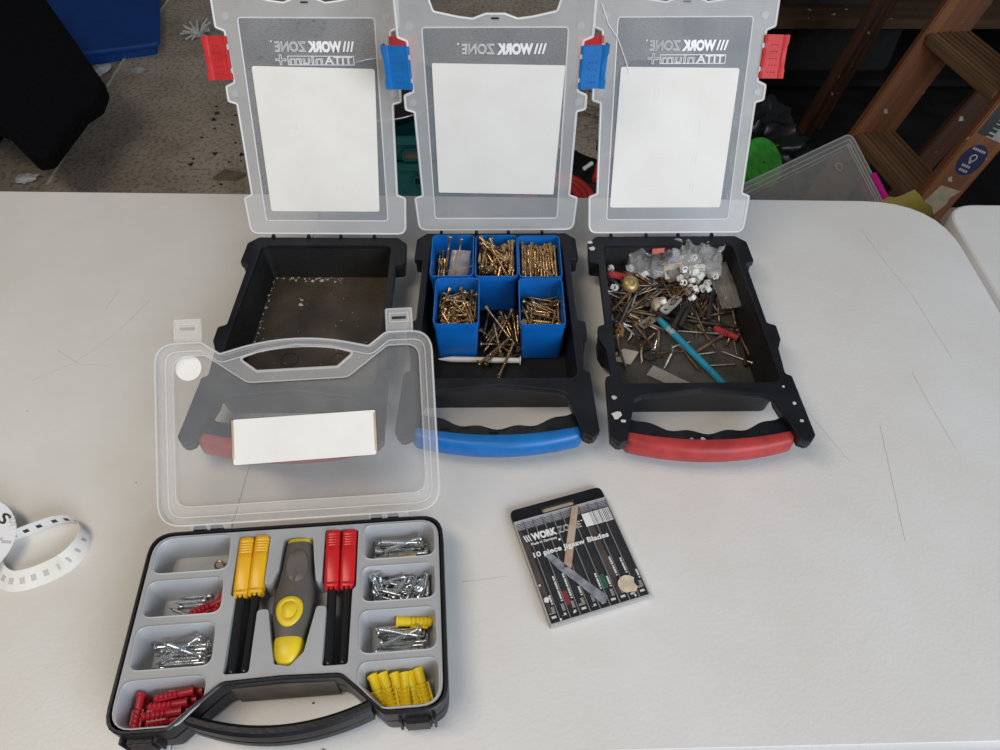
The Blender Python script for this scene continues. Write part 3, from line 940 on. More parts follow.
# ------------------------------------------------------------------ screws, nails, plugs
def screw_mesh(L, r, hr, mtl, smooth_part=0.3, flat=False):
    h = L / 2
    prof = [(0.0002, -h), (r * 0.6, -h + r * 2.2)]
    pitch = max(0.0021, r * 0.95)
    z = -h + r * 2.2
    top = h - L * smooth_part
    while z + pitch < top:
        prof += [(r, z + pitch * 0.35), (r * 0.70, z + pitch * 0.75)]
        z += pitch
    prof += [(r * 0.78, z + 0.001)]
    if flat:
        prof += [(r * 0.8, h - 0.0016), (hr, h - 0.0015), (hr * 0.95, h - 0.0004), (hr * 0.5, h)]
    else:
        prof += [(r * 0.8, h - hr * 0.9), (hr, h - 0.0006), (hr, h)]
    prof += [(hr * 0.42, h), (hr * 0.34, h - 0.0012), (0.0001, h - 0.0014)]
    me = MB().lathe(prof, 8).mesh('screw')
    me.materials.append(mtl)
    for p in me.polygons:
        p.use_smooth = True
    me.set_sharp_from_angle(angle=R(50))
    return me

def nail_mesh(L, r, mtl):
    h = L / 2
    me = MB().lathe([(0.0001, -h), (r, -h + r * 3), (r, h - 0.0012), (r * 2.3, h - 0.0010), (r * 2.3, h), (0.0001, h)], 7).mesh('nail')
    me.materials.append(mtl)
    for p in me.polygons:
        p.use_smooth = True
    me.set_sharp_from_angle(angle=R(50))
    return me

def bolt_mesh(L, r, mtl):
    h = L / 2
    prof = [(r * 0.8, -h), (r, -h + 0.001)]
    z = -h + 0.001
    while z < 0:
        prof += [(r, z + 0.0006), (r * 0.86, z + 0.0013)]
        z += 0.0018
    prof += [(r * 0.95, z + 0.001), (r * 0.95, h - 0.004)]
    m = MB().lathe(prof, 8)
    m.prism(circle(0, 0, r * 1.75, 6), h - 0.004, h)
    me = m.mesh('bolt')
    me.materials.append(mtl)
    return me

KINDS = {
    'g50': screw_mesh(0.046, 0.0019, 0.0040, GOLD), 'g60': screw_mesh(0.056, 0.0020, 0.0043, GOLD), 'g65': screw_mesh(0.060, 0.0020, 0.0043, GOLD, 0.4),
    'g38': screw_mesh(0.034, 0.0017, 0.0036, GOLD, 0.25), 'g45': screw_mesh(0.042, 0.0018, 0.0038, GOLD, 0.2),
    's30': screw_mesh(0.030, 0.0022, 0.0044, SILVER, 0.1, True), 'z30': screw_mesh(0.030, 0.0018, 0.0036, mat('dull_zinc', (0.50, 0.49, 0.46), 0.38, metal=0.85, var=0.4, scale=120), 0.1, True), 's42': screw_mesh(0.042, 0.0023, 0.0047, SILVER, 0.25, True), 's24': screw_mesh(0.024, 0.0019, 0.0039, SILVER, 0.1, True),
    'n40': nail_mesh(0.040, 0.0012, STEEL), 'n60': nail_mesh(0.055, 0.0015, STEEL), 'd45': screw_mesh(0.045, 0.0020, 0.0040, RUST), 'd30': screw_mesh(0.030, 0.0020, 0.0038, STEEL, 0.2),
    'b60': bolt_mesh(0.055, 0.0030, BROWNSCREW)}
KNAME = {'g': 'wood_screw', 's': 'zinc_screw', 'z': 'zinc_screw', 'n': 'nail', 'd': 'old_screw', 'b': 'bolt'}

def place(kind, M, label, cat, group):
    o = bpy.data.objects.new(KNAME[kind[0]], KINDS[kind])
    COL.objects.link(o)
    o.matrix_world = M
    return tag(o, label, cat, group)

# resting places of the loose pieces, in the frame of their container: kind, x, y, z, quaternion
PILES = {
    'B': [
        ('g60', -.0009, -.0052, .002, .396, -.428, -.563, -.586), ('g60', -.0048, -.0036, .002, .448, -.417, .571, .547), ('g50', -.012, -.0039, .0019, .058, .069, .704, .705), ('g60', .0068, .0069, .002, .612, -.597, .379, .355),
        ('g60', .0151, -.002, .002, .671, -.66, .254, .222), ('g60', .0106, .0018, .002, .402, .424, .566, -.582), ('g60', .021, .0016, .002, .339, -.339, .621, .621), ('g50', .0005, -.0118, .0055, .585, .605, .37, -.395),
        ('g60', .0131, .0045, .0052, .703, -.707, -.037, -.068), ('g60', .0179, -.0061, .0046, .097, .117, .706, -.692), ('g60', .0092, .0064, .0056, .601, -.616, -.346, -.373), ('g60', .0051, .0035, .0056, .688, -.679, .196, .166),
        ('g60', .0156, -.0065, .0079, .192, -.174, .678, .688), ('g60', -.0008, .0006, .009, .659, .65, -.283, .251), ('g60', .0031, -.002, .0092, .22, .252, .662, -.671), ('g50', .0211, -.0119, .0066, .352, -.334, .602, .634),
        ('g60', -.021, -.0069, .0043, .428, .393, -.551, .599), ('g60', -.0139, .0071, .002, .707, -.694, .137, .011), ('g50', .0189, -.0075, .01, .315, .328, .645, -.613), ('g60', -.0086, -.007, .0038, .204, .15, -.714, .652),
        ('g60', -.0027, .0044, .0056, .407, -.431, -.558, -.581), ('g60', -.0062, -.0064, .0083, .193, -.241, -.626, -.716), ('g60', .0069, -.006, .0092, .599, -.614, -.348, -.377), ('g60', .0111, -.0035, .0089, .285, -.315, -.633, -.647),
        ('g60', -.0097, .0036, .0079, .722, -.671, -.049, -.161), ('g60', -.0173, .0068, .0047, .534, -.585, .456, .407), ('g60', 0, -.0165, .0133, .353, .249, -.719, -.544), ('g50', -.0002, -.0035, .0148, .239, .254, .699, .624),
        ('g60', -.0005, .0022, .0143, .407, .051, .73, .546), ('g60', -.0023, .003, .0185, .3, -.284, -.669, -.618), ('g60', -.011, .0058, .014, .772, .538, -.157, .3), ('g60', -.0146, .0073, .0155, .178, .175, .6, -.76),
        ('g60', -.021, .007, .0108, .459, -.639, .502, .36), ('g60', -.0072, .0062, .0169, .515, -.578, -.511, -.374), ('g60', .0168, .0036, .0144, .514, -.447, .498, .536), ('g60', -.0187, .0062, .0151, .557, -.798, -.16, -.164),
        ('g60', -.021, .0089, .0178, .254, -.401, -.744, -.471), ('g60', -.013, .0072, .0193, .004, -.006, .774, .633), ('g60', -.017, .0075, .0188, .584, -.765, .216, .165), ('g60', .021, .0068, .014, .721, -.688, .054, .056),
        ('g50', .004, -.0032, .0198, .603, -.248, -.581, -.487), ('g60', .0024, .0088, .0199, .486, -.528, .311, .623), ('g60', -.0092, .006, .0224, .499, -.672, .268, .477), ('g60', .0076, .0079, .0184, .12, -.311, .724, .604),
        ('g60', .0125, .0027, .0174, .558, -.641, .322, .418), ('g60', .021, -.0004, .0176, .412, -.393, -.568, -.595), ('g50', -.0062, .0204, .0248, .807, .446, .257, .289), ('g60', .003, .0034, .0245, .395, -.197, .748, .496),
        ('g60', -.0152, .0004, .0278, .59, -.622, .413, .307), ('g60', -.021, .0046, .0242, .332, -.525, -.662, -.419), ('g60', .0062, -.0062, .0231, .095, -.188, -.618, -.757), ('g60', .0039, -.0105, .0278, .61, -.209, -.54, -.541),
        ('g50', .0035, .0167, .0228, .244, -.723, .532, .367), ('g50', -.0015, .0044, .0292, .714, -.568, -.406, .054), ('g60', -.0024, .0115, .0287, .34, .14, -.682, -.633), ('g50', .0127, .0072, .0254, .783, .454, .194, -.379),
        ('g60', .0186, -.0031, .0207, .193, -.249, .665, .677), ('g60', .021, -.0012, .024, .677, -.705, .154, .148), ('g60', .0193, .0004, .0276, .556, -.551, .455, .424), ('g60', .0168, .0021, .0244, .139, -.144, .684, .701),
    ],
    'C': [
        ('g65', .0141, .005, .002, .612, -.612, -.353, -.353), ('g65', .003, .004, .002, .635, -.635, .311, .311), ('g65', .021, -.001, .002, .696, -.696, .123, .123), ('g65', .0175, -.0044, .004, .13, -.13, -.695, -.695),
        ('g65', .007, -.0006, .002, .605, -.605, -.366, -.366), ('g65', -.013, .0037, .002, .156, -.156, .69, .69), ('g65', .0105, .0031, .0038, .667, -.667, .234, .234), ('g65', .005, .0037, .0055, .706, -.706, -.041, -.041),
        ('g50', -.005, -.0119, .0019, .471, .474, -.525, .527), ('g65', .0085, -.0007, .0073, .186, -.186, .682, .682), ('g65', .0139, -.0001, .006, .195, -.195, .68, .68), ('g65', -.009, -.0014, .002, .073, -.073, .703, .703),
        ('g65', -.017, .0006, .002, .379, -.379, -.597, -.597), ('g65', -.015, .0011, .0055, .178, -.178, .684, .684), ('g65', -.019, -.0027, .0055, .171, .17, .686, -.686), ('g65', -.021, -.0048, .0089, .707, -.706, -.029, -.029),
        ('g65', -.021, .003, .002, .619, -.62, -.341, -.341), ('g65', .021, -.0048, .006, .563, -.563, -.428, -.428), ('g65', -.017, .0022, .0089, .262, -.262, .657, .657), ('g65', -.001, -.0049, .002, .345, -.345, -.618, -.617),
        ('g65', -.011, -.0034, .0055, .639, -.639, .303, .303), ('g50', .0176, -.0022, .0079, .398, .398, .585, -.585), ('g65', -.003, -.004, .0055, .011, -.012, .707, .707), ('g50', -.013, -.0086, .0088, .638, -.638, .305, .305),
        ('g65', -.007, -.0048, .0055, .642, -.642, .297, .297), ('g65', -.0109, -.0017, .0124, .595, -.595, -.383, -.382), ('g65', .001, .0024, .0055, .705, -.705, -.057, -.056), ('g65', -.005, .001, .0089, .603, .603, -.369, .369),
        ('g50', -.007, .0105, .0123, .276, -.276, .651, .651), ('g65', .021, .0048, .01, .402, -.401, -.582, -.582), ('g65', -.009, -.0049, .0089, .407, -.407, .578, .578), ('g65', .0104, .005, .0108, .507, -.507, .493, .493),
        ('g65', -.003, .0039, .0124, .007, -.007, -.707, -.707), ('g65', .0143, -.0042, .01, .668, -.668, .231, .231), ('g65', -.001, -.0034, .0089, .105, -.105, .699, .699), ('g65', .0064, -.0009, .0106, .234, -.234, .667, .667),
        ('g65', .0176, .005, .0121, .493, -.493, .507, .507), ('g65', -.009, .005, .0159, .115, -.108, .701, .696), ('g50', .0029, .0119, .0089, .479, -.479, .521, .52), ('g65', .0011, -.0036, .0123, .634, .634, .313, -.314),
        ('g65', .0023, -.0048, .0175, .052, -.056, -.703, -.707), ('g50', -.0011, .0023, .0158, .22, -.23, -.671, -.67), ('g65', -.0133, .0038, .0157, .496, .497, .503, -.504), ('g65', -.0051, -.0049, .0158, .052, .045, -.708, .703),
        ('g65', -.0114, -.0045, .0193, .702, -.705, .078, .07), ('g65', .0086, .0047, .0144, .443, -.444, -.551, -.551), ('g65', -.021, .0003, .0129, .347, -.347, -.616, -.616), ('g65', .0046, -.0043, .0142, .471, -.47, .528, .528),
        ('g65', -.0175, -.0001, .0149, .62, -.619, -.341, -.341), ('g50', -.0148, -.0118, .0122, .619, -.619, .341, .341), ('g50', .0123, .0064, .0176, .673, -.691, .172, .201), ('g65', .0089, -.004, .0184, .326, -.352, .612, .629),
        ('g50', .0055, -.0119, .0196, .619, -.57, -.378, -.386), ('g65', .0158, -.0014, .0199, .091, -.127, .699, .698), ('g65', .0131, .0022, .0138, .063, -.063, -.704, -.704), ('g65', .0203, -.0038, .0177, .635, -.633, -.316, -.311),
        ('g65', -.0028, -.0104, .0231, .064, .492, -.514, .7), ('g65', .0167, -.0041, .016, .256, -.251, -.661, -.658), ('g50', .0211, .0028, .0139, .046, .046, .706, -.706), ('g65', -.021, .005, .0169, .002, -.002, .707, .707),
    ],
    'D': [
        ('g38', .004, .0099, .0017, .285, -.451, -.545, .647), ('g38', -.0005, -.0056, .0017, .575, -.614, .35, -.411), ('g38', -.0019, .0271, .0017, .641, .403, -.581, -.298), ('g38', .0028, .0001, .0017, .55, .201, .678, .444),
        ('g38', .0062, .0054, .0017, .093, .686, .172, -.701), ('g38', .004, .0216, .0017, .082, -.703, -.08, -.702), ('g38', -.0011, -.0209, .0017, .532, -.266, .655, -.466), ('g38', .0023, -.0313, .0017, .615, .419, -.57, -.349),
        ('g38', -.0006, -.0229, .0051, .668, -.227, .67, .232), ('g38', .0029, .0132, .0017, .576, .109, .699, .41), ('g38', .0086, -.0201, .0048, .429, -.195, -.653, .593), ('g38', .0011, -.0034, .0051, .092, .572, -.416, -.701),
        ('g38', .006, .0033, .0051, .696, -.018, -.707, -.122), ('g38', .0062, .011, .0058, .582, -.296, -.577, .491), ('g38', -.0208, .0174, .0017, .654, .662, .25, -.268), ('g38', -.0003, .0172, .003, .129, -.65, -.342, .666),
        ('g38', -.0119, -.0036, .0051, .585, -.707, -.013, .398), ('g38', -.0048, -.0219, .0047, .459, .761, -.105, -.446), ('g38', -.0104, -.0148, .006, .614, -.598, -.493, -.15), ('g38', -.0184, -.0179, .0048, .638, .764, -.093, -.035),
        ('g38', .0031, -.0333, .0051, .735, -.202, -.597, .249), ('g38', -.0192, -.0038, .0062, .533, .652, -.459, .283), ('g38', -.0086, -.0076, .0085, .553, -.359, -.609, -.44), ('g38', .0055, -.0018, .0068, .442, .529, .612, .387),
        ('g38', .002, .0072, .0087, .36, .597, -.191, -.691), ('g38', .0029, .0039, .009, .545, -.505, .585, -.326), ('g38', -.0086, -.0203, .0106, .604, .566, -.549, .114), ('g38', .001, .0333, .0017, .641, .298, -.641, -.298),
        ('g38', .0087, -.0201, .0093, .155, -.585, .624, -.495), ('g38', .0213, .012, .0071, .297, -.335, -.67, -.593), ('g38', .0034, .0162, .0075, .648, -.458, -.599, .108), ('g38', -.0025, -.0251, .0109, .092, .838, -.021, .538),
        ('g38', -.0012, .0237, .0026, .17, -.653, -.319, .666), ('g38', -.003, -.0064, .012, .714, -.548, .436, .027), ('g38', .016, -.0128, .0086, .686, .641, .294, -.178), ('g38', .0084, -.0241, .0096, .321, -.347, .745, -.47),
        ('g38', .0037, .0199, .0067, .432, -.726, -.151, .513), ('g38', .0176, .0165, .01, .192, .13, -.497, .836), ('g38', .0057, .0333, .0051, .616, -.346, .617, -.346), ('g38', .0129, -.0138, .0095, .677, -.727, -.018, .112),
        ('g38', .0191, -.012, .0073, .67, .72, .17, -.066), ('g38', .0084, .0023, .0117, .592, .729, .057, -.34), ('g38', .0064, -.0017, .0148, .52, .603, .464, .389), ('g38', .0211, .0179, .0101, .381, .352, .57, -.637),
        ('g38', .0033, .0096, .0141, .768, -.097, .63, -.054), ('g38', .001, .0299, .0042, .38, .564, .326, .656), ('g38', -.0035, .0122, .0077, .289, -.585, -.582, .484), ('g38', -.0117, -.0125, .0109, .175, .121, -.876, .433),
        ('g38', -.016, -.013, .0097, .757, -.562, -.164, -.289), ('g38', -.0042, .0193, .0097, .211, .456, .458, .733), ('g38', -.003, .0238, .0093, .701, .21, -.675, .09), ('g38', -.0187, -.008, .0096, .555, .601, -.482, .313),
        ('g38', -.0047, .0265, .0107, .725, -.376, .556, -.153), ('g38', -.0213, .0083, .009, .731, .573, -.228, .291), ('g38', -.0062, .0288, .0085, .68, -.001, .708, .191), ('g38', -.0023, -.0224, .0142, .095, -.666, .111, .731),
        ('g38', .0048, -.0293, .0131, .18, .681, .078, .705), ('g38', -.003, .0154, .0123, .366, .612, .07, -.698), ('g38', -.0119, .0194, .0147, .404, -.3, -.757, -.416), ('g38', -.0183, -.0144, .0119, .597, .802, .004, -.033),
        ('g38', -.006, -.0096, .0173, .126, -.685, .123, -.707), ('g38', -.0106, -.02, .0185, .597, .75, .255, .13), ('g38', .0069, -.0333, .0138, .492, .439, -.317, -.682), ('g38', -.0073, .0256, .0142, .338, -.39, .601, -.61),
        ('g38', .0113, -.0212, .015, .747, .267, -.523, .31), ('g38', -.0157, .0185, .0162, .726, -.539, .367, .219), ('g38', -.0213, .0183, .0141, .334, -.456, -.666, -.487), ('g38', .0009, .0239, .017, .749, .212, -.606, .165),
        ('g38', -.0027, .0036, .0192, .428, .364, .477, -.676), ('g38', -.0086, -.0305, .0173, .366, .665, -.593, -.268), ('g38', -.0008, -.0223, .0178, .575, -.598, .547, -.114), ('g38', .0077, .0234, .016, .592, -.567, .544, -.181),
        ('g38', .0031, .0131, .0188, .008, -.613, -.053, .788), ('g38', -.006, .0242, .0177, .119, -.699, -.309, -.634), ('g38', .0045, -.002, .0187, .387, .012, .842, -.375), ('g38', .0166, -.0063, .0164, .713, -.512, -.393, -.273),
        ('g38', .0132, -.0068, .017, .143, .083, -.674, -.72), ('g38', .0159, .015, .0193, .642, -.763, -.043, -.066), ('g38', .0073, .0182, .0205, .668, -.718, -.193, -.014), ('g38', .0213, .003, .0154, .001, .001, -.663, .749),
    ],
    'E': [
        ('g45', -.0094, .0058, .0018, .455, .478, -.521, .541), ('g38', .0178, .0053, .0017, .684, .682, -.186, .18), ('g38', -.0016, .0048, .0017, .613, -.687, .166, .352), ('g45', -.0165, .0095, .0018, .124, -.151, .691, .696),
        ('g45', -.0049, -.0139, .0018, .119, .09, .701, -.697), ('g45', .0085, -.0071, .0035, .357, -.02, .676, .644), ('g38', -.0122, -.0091, .0017, .593, .609, -.36, .385), ('g45', .0035, .0002, .0053, .309, .186, .685, .633),
        ('g38', -.0068, .0046, .0053, .701, .098, -.682, .184), ('g38', .0004, -.0306, .0045, .644, -.109, .757, .016), ('g45', -.0212, .0024, .0085, .054, -.076, -.811, -.578), ('g45', -.0063, .017, .0056, .428, -.102, .763, .473),
        ('g45', -.0017, .011, .0082, .476, -.647, -.362, -.473), ('g38', .0146, .0188, .0066, .183, -.016, .804, .565), ('g45', -.0212, -.0277, .0207, .934, .127, -.045, .331), ('g45', -.0014, -.0128, .0063, .246, -.36, -.641, .632),
        ('g45', .0054, .0144, .0069, .587, -.782, .111, -.178), ('g38', .0213, .0132, .0017, .698, .698, .114, -.114), ('g38', .006, -.0226, .0048, .536, .534, -.35, -.552), ('g38', .0213, .0175, .0051, .62, .62, .34, -.34),
        ('g45', .0175, -.0044, .0075, .29, .404, .602, -.624), ('g45', .0071, .0064, .0086, .63, .435, -.509, .394), ('g45', .006, .0141, .0105, .217, -.21, .739, .603), ('g45', .006, -.0114, .0083, .553, .054, .632, .541),
        ('g45', .0012, -.0269, .0046, .159, -.752, .057, -.637), ('g45', .002, -.0222, .0101, .613, -.07, .676, -.402), ('g45', .0029, .0332, .0093, .065, .821, -.095, -.559), ('g45', .0022, -.0267, .0085, .093, -.621, -.059, .776),
        ('g45', .0027, .0225, .0114, .387, .317, -.778, -.38), ('g45', -.004, -.0149, .0097, .185, -.478, .448, -.733), ('g45', -.0056, .0144, .0108, .143, -.772, .275, .555), ('g45', -.0125, -.0039, .0129, .671, -.52, .443, .288),
        ('g45', -.0133, .0048, .0121, .506, .373, -.628, .458), ('g38', .006, -.0303, .0073, .729, -.226, -.595, .251), ('g38', .0051, -.0333, .0059, .017, .612, -.013, -.791), ('g38', .0037, -.0264, .0124, .666, -.288, -.688, -.028),
        ('g38', -.0026, -.0275, .0131, .261, .463, -.397, -.748), ('g38', .0183, -.02, .0103, .139, -.064, .871, .466), ('g38', -.0101, -.0075, .0118, .651, -.731, -.013, -.202), ('g45', -.0212, .014, .0135, .318, .282, .6, -.677),
        ('g38', -.0117, -.0074, .0159, .758, -.482, -.433, -.071), ('g45', .0023, -.0088, .0159, .598, .102, .783, .142), ('g38', -.0147, .0033, .0157, .398, -.32, -.786, -.349), ('g45', -.0001, -.0216, .0159, .554, -.125, -.602, .561),
        ('g45', -.0016, -.0005, .0184, .76, -.224, -.602, .103), ('g38', -.0062, .0049, .0169, .266, .717, .095, .637), ('g38', -.002, -.0165, .0174, .519, .416, .588, .459), ('g38', -.0039, -.0311, .0143, .635, -.065, -.761, .117),
        ('g45', -.0142, .0177, .0132, .218, -.679, .554, .429), ('g38', .0061, -.0118, .0161, .579, .248, .716, .299), ('g45', -.0009, .0184, .0153, .587, .309, -.551, -.506), ('g45', .0149, .0219, .0173, .334, -.878, -.34, .046),
        ('g38', .0066, .0149, .0166, .433, -.581, -.183, .664), ('g38', -.0119, -.0103, .0233, .462, .577, -.547, .393), ('g38', .007, .0096, .0173, .529, .593, .538, .282), ('g45', -.0007, .0139, .0164, .611, .312, .724, .077),
        ('g45', -.0014, .0238, .0134, .113, .505, -.209, .83), ('g45', -.0163, .0139, .0187, .304, -.592, .629, .401), ('g45', .0168, -.0016, .0184, .639, -.677, .331, .156), ('g38', .0213, .0015, .0196, .767, -.627, -.086, -.105),
        ('g38', -.0104, .0218, .0209, .322, -.772, -.507, -.209), ('g45', -.0156, -.0144, .0242, .625, .569, .46, -.273), ('g45', .002, .0307, .0142, .658, .204, .717, .104), ('g45', .0062, -.022, .0175, .77, .096, -.529, .345),
    ],
    'M': [
        ('g60', -.0042, -.0085, .002, .086, -.55, .444, .702), ('g60', -.0074, -.0033, .006, .609, -.427, .575, .343), ('g50', -.0071, .007, .0047, .547, -.738, -.133, -.372), ('g50', -.0014, -.017, .0072, .578, .49, -.378, -.533),
        ('g50', .0023, -.0349, .0019, .541, -.304, -.638, .455), ('g50', .0138, -.0065, .0054, .74, .514, .398, -.17), ('g50', -.0092, .0116, .0046, .222, -.516, -.542, -.626), ('g60', .0096, .0152, .002, .366, -.525, .474, .605),
        ('g50', .0123, .02, .0019, .483, .317, .632, -.516), ('g60', .0056, .0156, .006, .696, -.605, .366, .126), ('g60', .0193, .0135, .0041, .637, -.66, -.32, -.237), ('g50', -.0169, .0195, .0044, .56, -.571, .48, .361),
        ('g60', .023, .013, .002, .268, .268, .654, -.654),
    ],
    'L2': [
        ('s30', .0092, -.0016, .0019, .707, -.069, .704, .001), ('s30', -.0058, .0058, .0019, .089, .698, .111, .702), ('s30', -.0014, .0021, .0019, .064, -.702, -.088, .704), ('s30', -.0018, .0101, .0019, .397, -.585, .397, -.585),
        ('s30', -.0115, -.0044, .0019, .707, .261, .657, -.022),
    ],
    'L3': [
        ('s42', .0017, -.0051, .0019, .259, -.658, -.259, .658), ('s42', .0045, .0025, .0019, .427, .564, -.427, -.564), ('s42', -.0048, -.0089, .0019, .685, -.174, .685, -.174), ('s42', .0034, -.0032, .0052, .109, .699, -.109, -.699),
        ('s42', .0023, -.0101, .0055, .389, -.59, -.389, .59), ('s42', .0026, -.0096, .0093, .698, .115, .698, .115), ('s42', .0045, -.0013, .0019, .687, -.169, -.687, .169), ('s42', .0022, .0063, .0019, .462, .536, .462, .536),
        ('s42', -.0033, .0006, .0052, .082, -.702, .082, -.702), ('s42', -.0049, .0044, .0052, .664, .242, .664, .242), ('s42', .0021, .0101, .0019, .315, -.633, -.315, .633), ('s42', -.0006, -.0066, .0069, .661, -.25, .661, -.25),
        ('s42', -.0048, .0082, .0052, .343, .618, -.343, -.618), ('s42', .0012, .0025, .0085, .43, -.561, .43, -.561), ('s42', .0025, .0063, .0085, .103, .7, .103, .7),
    ],
    'R1': [
        ('s42', -.003, -.0101, .0019, .508, -.492, .508, -.492), ('s42', -.0048, -.0076, .0048, .507, -.493, -.507, .494), ('s42', -.005, -.0051, .0019, .172, -.686, -.173, .686), ('s42', -.0019, .0025, .0019, .132, -.695, .132, -.695),
        ('s42', -.0047, .0101, .0019, .173, -.686, .173, -.686), ('s42', .0025, -.0013, .0019, .706, -.046, .706, -.046), ('s42', .005, .0063, .0019, .674, -.213, -.674, .213), ('s42', .0005, .0044, .0052, .688, -.163, .688, -.163),
        ('s42', .0042, -.0032, .0052, .126, .696, .126, .696), ('s42', -.0039, .0006, .0052, .659, .257, -.659, -.257), ('s42', -.0008, .0082, .0052, .662, .248, -.662, -.248), ('s42', .0047, -.0057, .0081, .082, -.702, .082, -.702),
        ('s42', -.0036, .0063, .0085, .041, -.706, .041, -.706),
    ],
    'R2': [
        ('s24', .0122, .0002, .0016, .277, .22, -.672, -.651), ('s24', -.0168, -0, .0016, .483, -.205, .677, .517), ('s24', .0195, -.0002, .0016, .116, -.19, .681, -.698), ('s24', .0141, -.0068, .005, .153, -.61, -.34, .699),
        ('s24', .0138, -.0104, .0033, .663, -.316, .573, -.365), ('s24', -.015, -.005, .004, .228, .771, -.1, .586), ('s24', .0054, -.0017, .0038, .047, .515, .574, -.635), ('s24', -.0022, -.0037, .0041, .247, -.755, -.187, -.577),
        ('s24', .0015, .0006, .0059, .606, .552, .097, .564), ('s24', .0152, .0004, .0048, .651, .132, -.695, .277), ('s24', .0188, .0007, .0083, .195, .141, -.744, -.623), ('s24', -.0001, -.0067, .0082, .526, .356, -.617, -.464),
        ('s24', .0244, .0001, .0103, .557, -.767, -.258, -.187), ('s24', .0124, -.0036, .008, .594, -.062, -.713, -.368), ('s24', .0218, -0, .0128, .732, -.653, .188, .042), ('s24', -.0036, -.0021, .0066, .523, -.123, -.837, -.105),
        ('s24', -.0061, .0011, .0076, .04, .768, -.216, -.601), ('s24', .0187, 0, .0119, .635, .598, -.417, .255), ('s24', .0096, .0022, .0092, .447, -.323, -.784, -.286), ('s24', -.0189, .0065, .0118, .388, -.04, .171, .905),
        ('s24', -.0139, .0104, .0046, .695, -.218, .644, -.234), ('s24', -.0055, -.0024, .0092, .351, .49, -.696, -.391), ('s24', .015, .0004, .011, .324, -.003, .269, -.907), ('s24', .0125, .0045, .0116, .409, -.781, .137, -.451),
        ('s24', -.0001, .0046, .0089, .304, .456, .23, .804), ('s24', .0011, .008, .0089, .109, .666, .17, .718), ('s24', -.0128, .0072, .0048, .728, -.037, .683, -.04), ('s24', -.0148, 0, .0088, .712, .677, .022, -.184),
        ('s24', -.0093, .0062, .0115, .482, -.66, -.271, .508), ('s24', -.0076, -.0039, .0115, .681, .498, .528, .103), ('s24', .001, .0104, .011, .028, -.761, -.033, .648), ('s24', -.0077, .0072, .0147, .286, -.702, .097, -.645),
        ('s24', -.0226, -.0065, .015, .085, .592, .802, .015), ('s24', .0107, -.0007, .0142, .278, .008, -.778, .563), ('s24', -.0212, .0041, .014, .81, -.231, -.018, .539), ('s24', -.0244, -.001, .0094, .308, -.172, .458, .816),
        ('s24', -.0004, -.0011, .0148, .682, .667, -.274, -.122), ('s24', -.0089, -.0089, .0094, .378, .441, -.304, -.755), ('s24', -.0088, -.0055, .0161, .244, -.823, .023, .512), ('s24', -.0198, -.0037, .0095, .299, .265, .884, -.243),
    ],
    'R3': [
        ('s42', .0028, -.0025, .0019, .578, .406, -.579, -.407), ('s42', -.0019, .0101, .0019, .549, -.446, -.549, .446), ('s42', .0023, -.0044, .0052, .257, .659, .256, .659), ('s42', -.0006, -.0063, .0019, .223, .671, .222, .671),
        ('s42', -.0018, -.0101, .0019, .196, .68, -.196, -.679), ('s42', .0028, .0013, .0019, .102, -.7, .103, -.7), ('s42', -.0015, .0101, .0057, .244, .664, .244, .664), ('s42', -.0003, .0063, .0019, .694, -.137, -.694, .137),
        ('s42', .0007, .0038, .0048, .162, -.688, .162, -.688), ('s42', .0014, .0066, .0073, .465, -.532, -.465, .533),
    ],
    'T': [
        ('d45', -.0273, .0365, .002, .141, -.613, .352, -.693), ('n60', .0378, .0582, .0015, .231, -.578, .408, .668), ('d30', .01, .0776, .002, .558, -.699, .109, .434), ('d45', -.0062, .0821, .002, .434, -.398, -.584, -.558),
        ('d45', -.0131, .0486, .002, .695, .527, .472, .132), ('d45', .0542, .0865, .002, .345, .009, .707, .617), ('z30', .0104, .0537, .0018, .522, .068, .704, -.477), ('d30', -.0021, .0808, .002, .689, -.678, -.201, -.158),
        ('z30', -.0456, .0662, .0018, .607, .678, -.201, .363), ('z30', .021, .1067, .0018, .695, -.133, -.695, .131), ('z30', .0116, .0586, .0018, .707, .534, .464, -.012), ('n60', .0295, .0206, .0015, .656, -.683, -.183, -.263),
        ('d45', -.0462, .006, .002, .118, -.164, -.688, .697), ('n40', -.0082, .0268, .0012, .687, .308, .636, .168), ('d30', -.0532, .0829, .002, .548, -.472, .526, -.447), ('d45', .0127, -.0388, .002, .48, -.254, -.66, -.52),
        ('d45', -.0602, .0042, .002, .554, .705, -.059, -.44), ('d45', .0244, .1104, .002, .35, -.613, .352, -.614), ('d45', -.0099, .0595, .002, .658, -.194, -.68, -.259), ('d30', .0675, .078, .002, .422, .108, .699, -.567),
        ('n40', -.0762, .0718, .0012, .698, -.706, .044, .114), ('d30', .0381, .0843, .0039, .603, -.245, -.711, .266), ('n60', -.0054, .0517, .0015, .512, -.076, .703, -.488), ('n40', -.0733, .0668, .0012, .656, -.679, .198, .265),
        ('d45', .0543, .0987, .0059, .041, -.713, -.026, .699), ('d30', .0206, .0966, .002, .669, .369, .603, .228), ('n40', -.0418, .0799, .0039, .344, -.713, .242, -.561), ('d45', -.0257, .094, .002, .625, -.188, -.682, -.331),
        ('g38', .0649, .0234, .0017, .275, .648, .283, -.652), ('n60', .0504, .0793, .0056, .337, .719, .078, -.602), ('g38', .0111, .0477, .0017, .29, -.217, .673, -.645), ('z30', .0468, .0243, .0018, .706, .702, -.085, .03),
        ('d30', -.0514, .098, .002, .203, -.696, .125, .677), ('b60', .035, .0182, .0062, .513, -.363, .592, -.504), ('b60', -.0461, -.0138, .003, .692, -.525, .474, -.147), ('z30', -.0227, .1008, .0018, .597, .02, -.707, -.379),
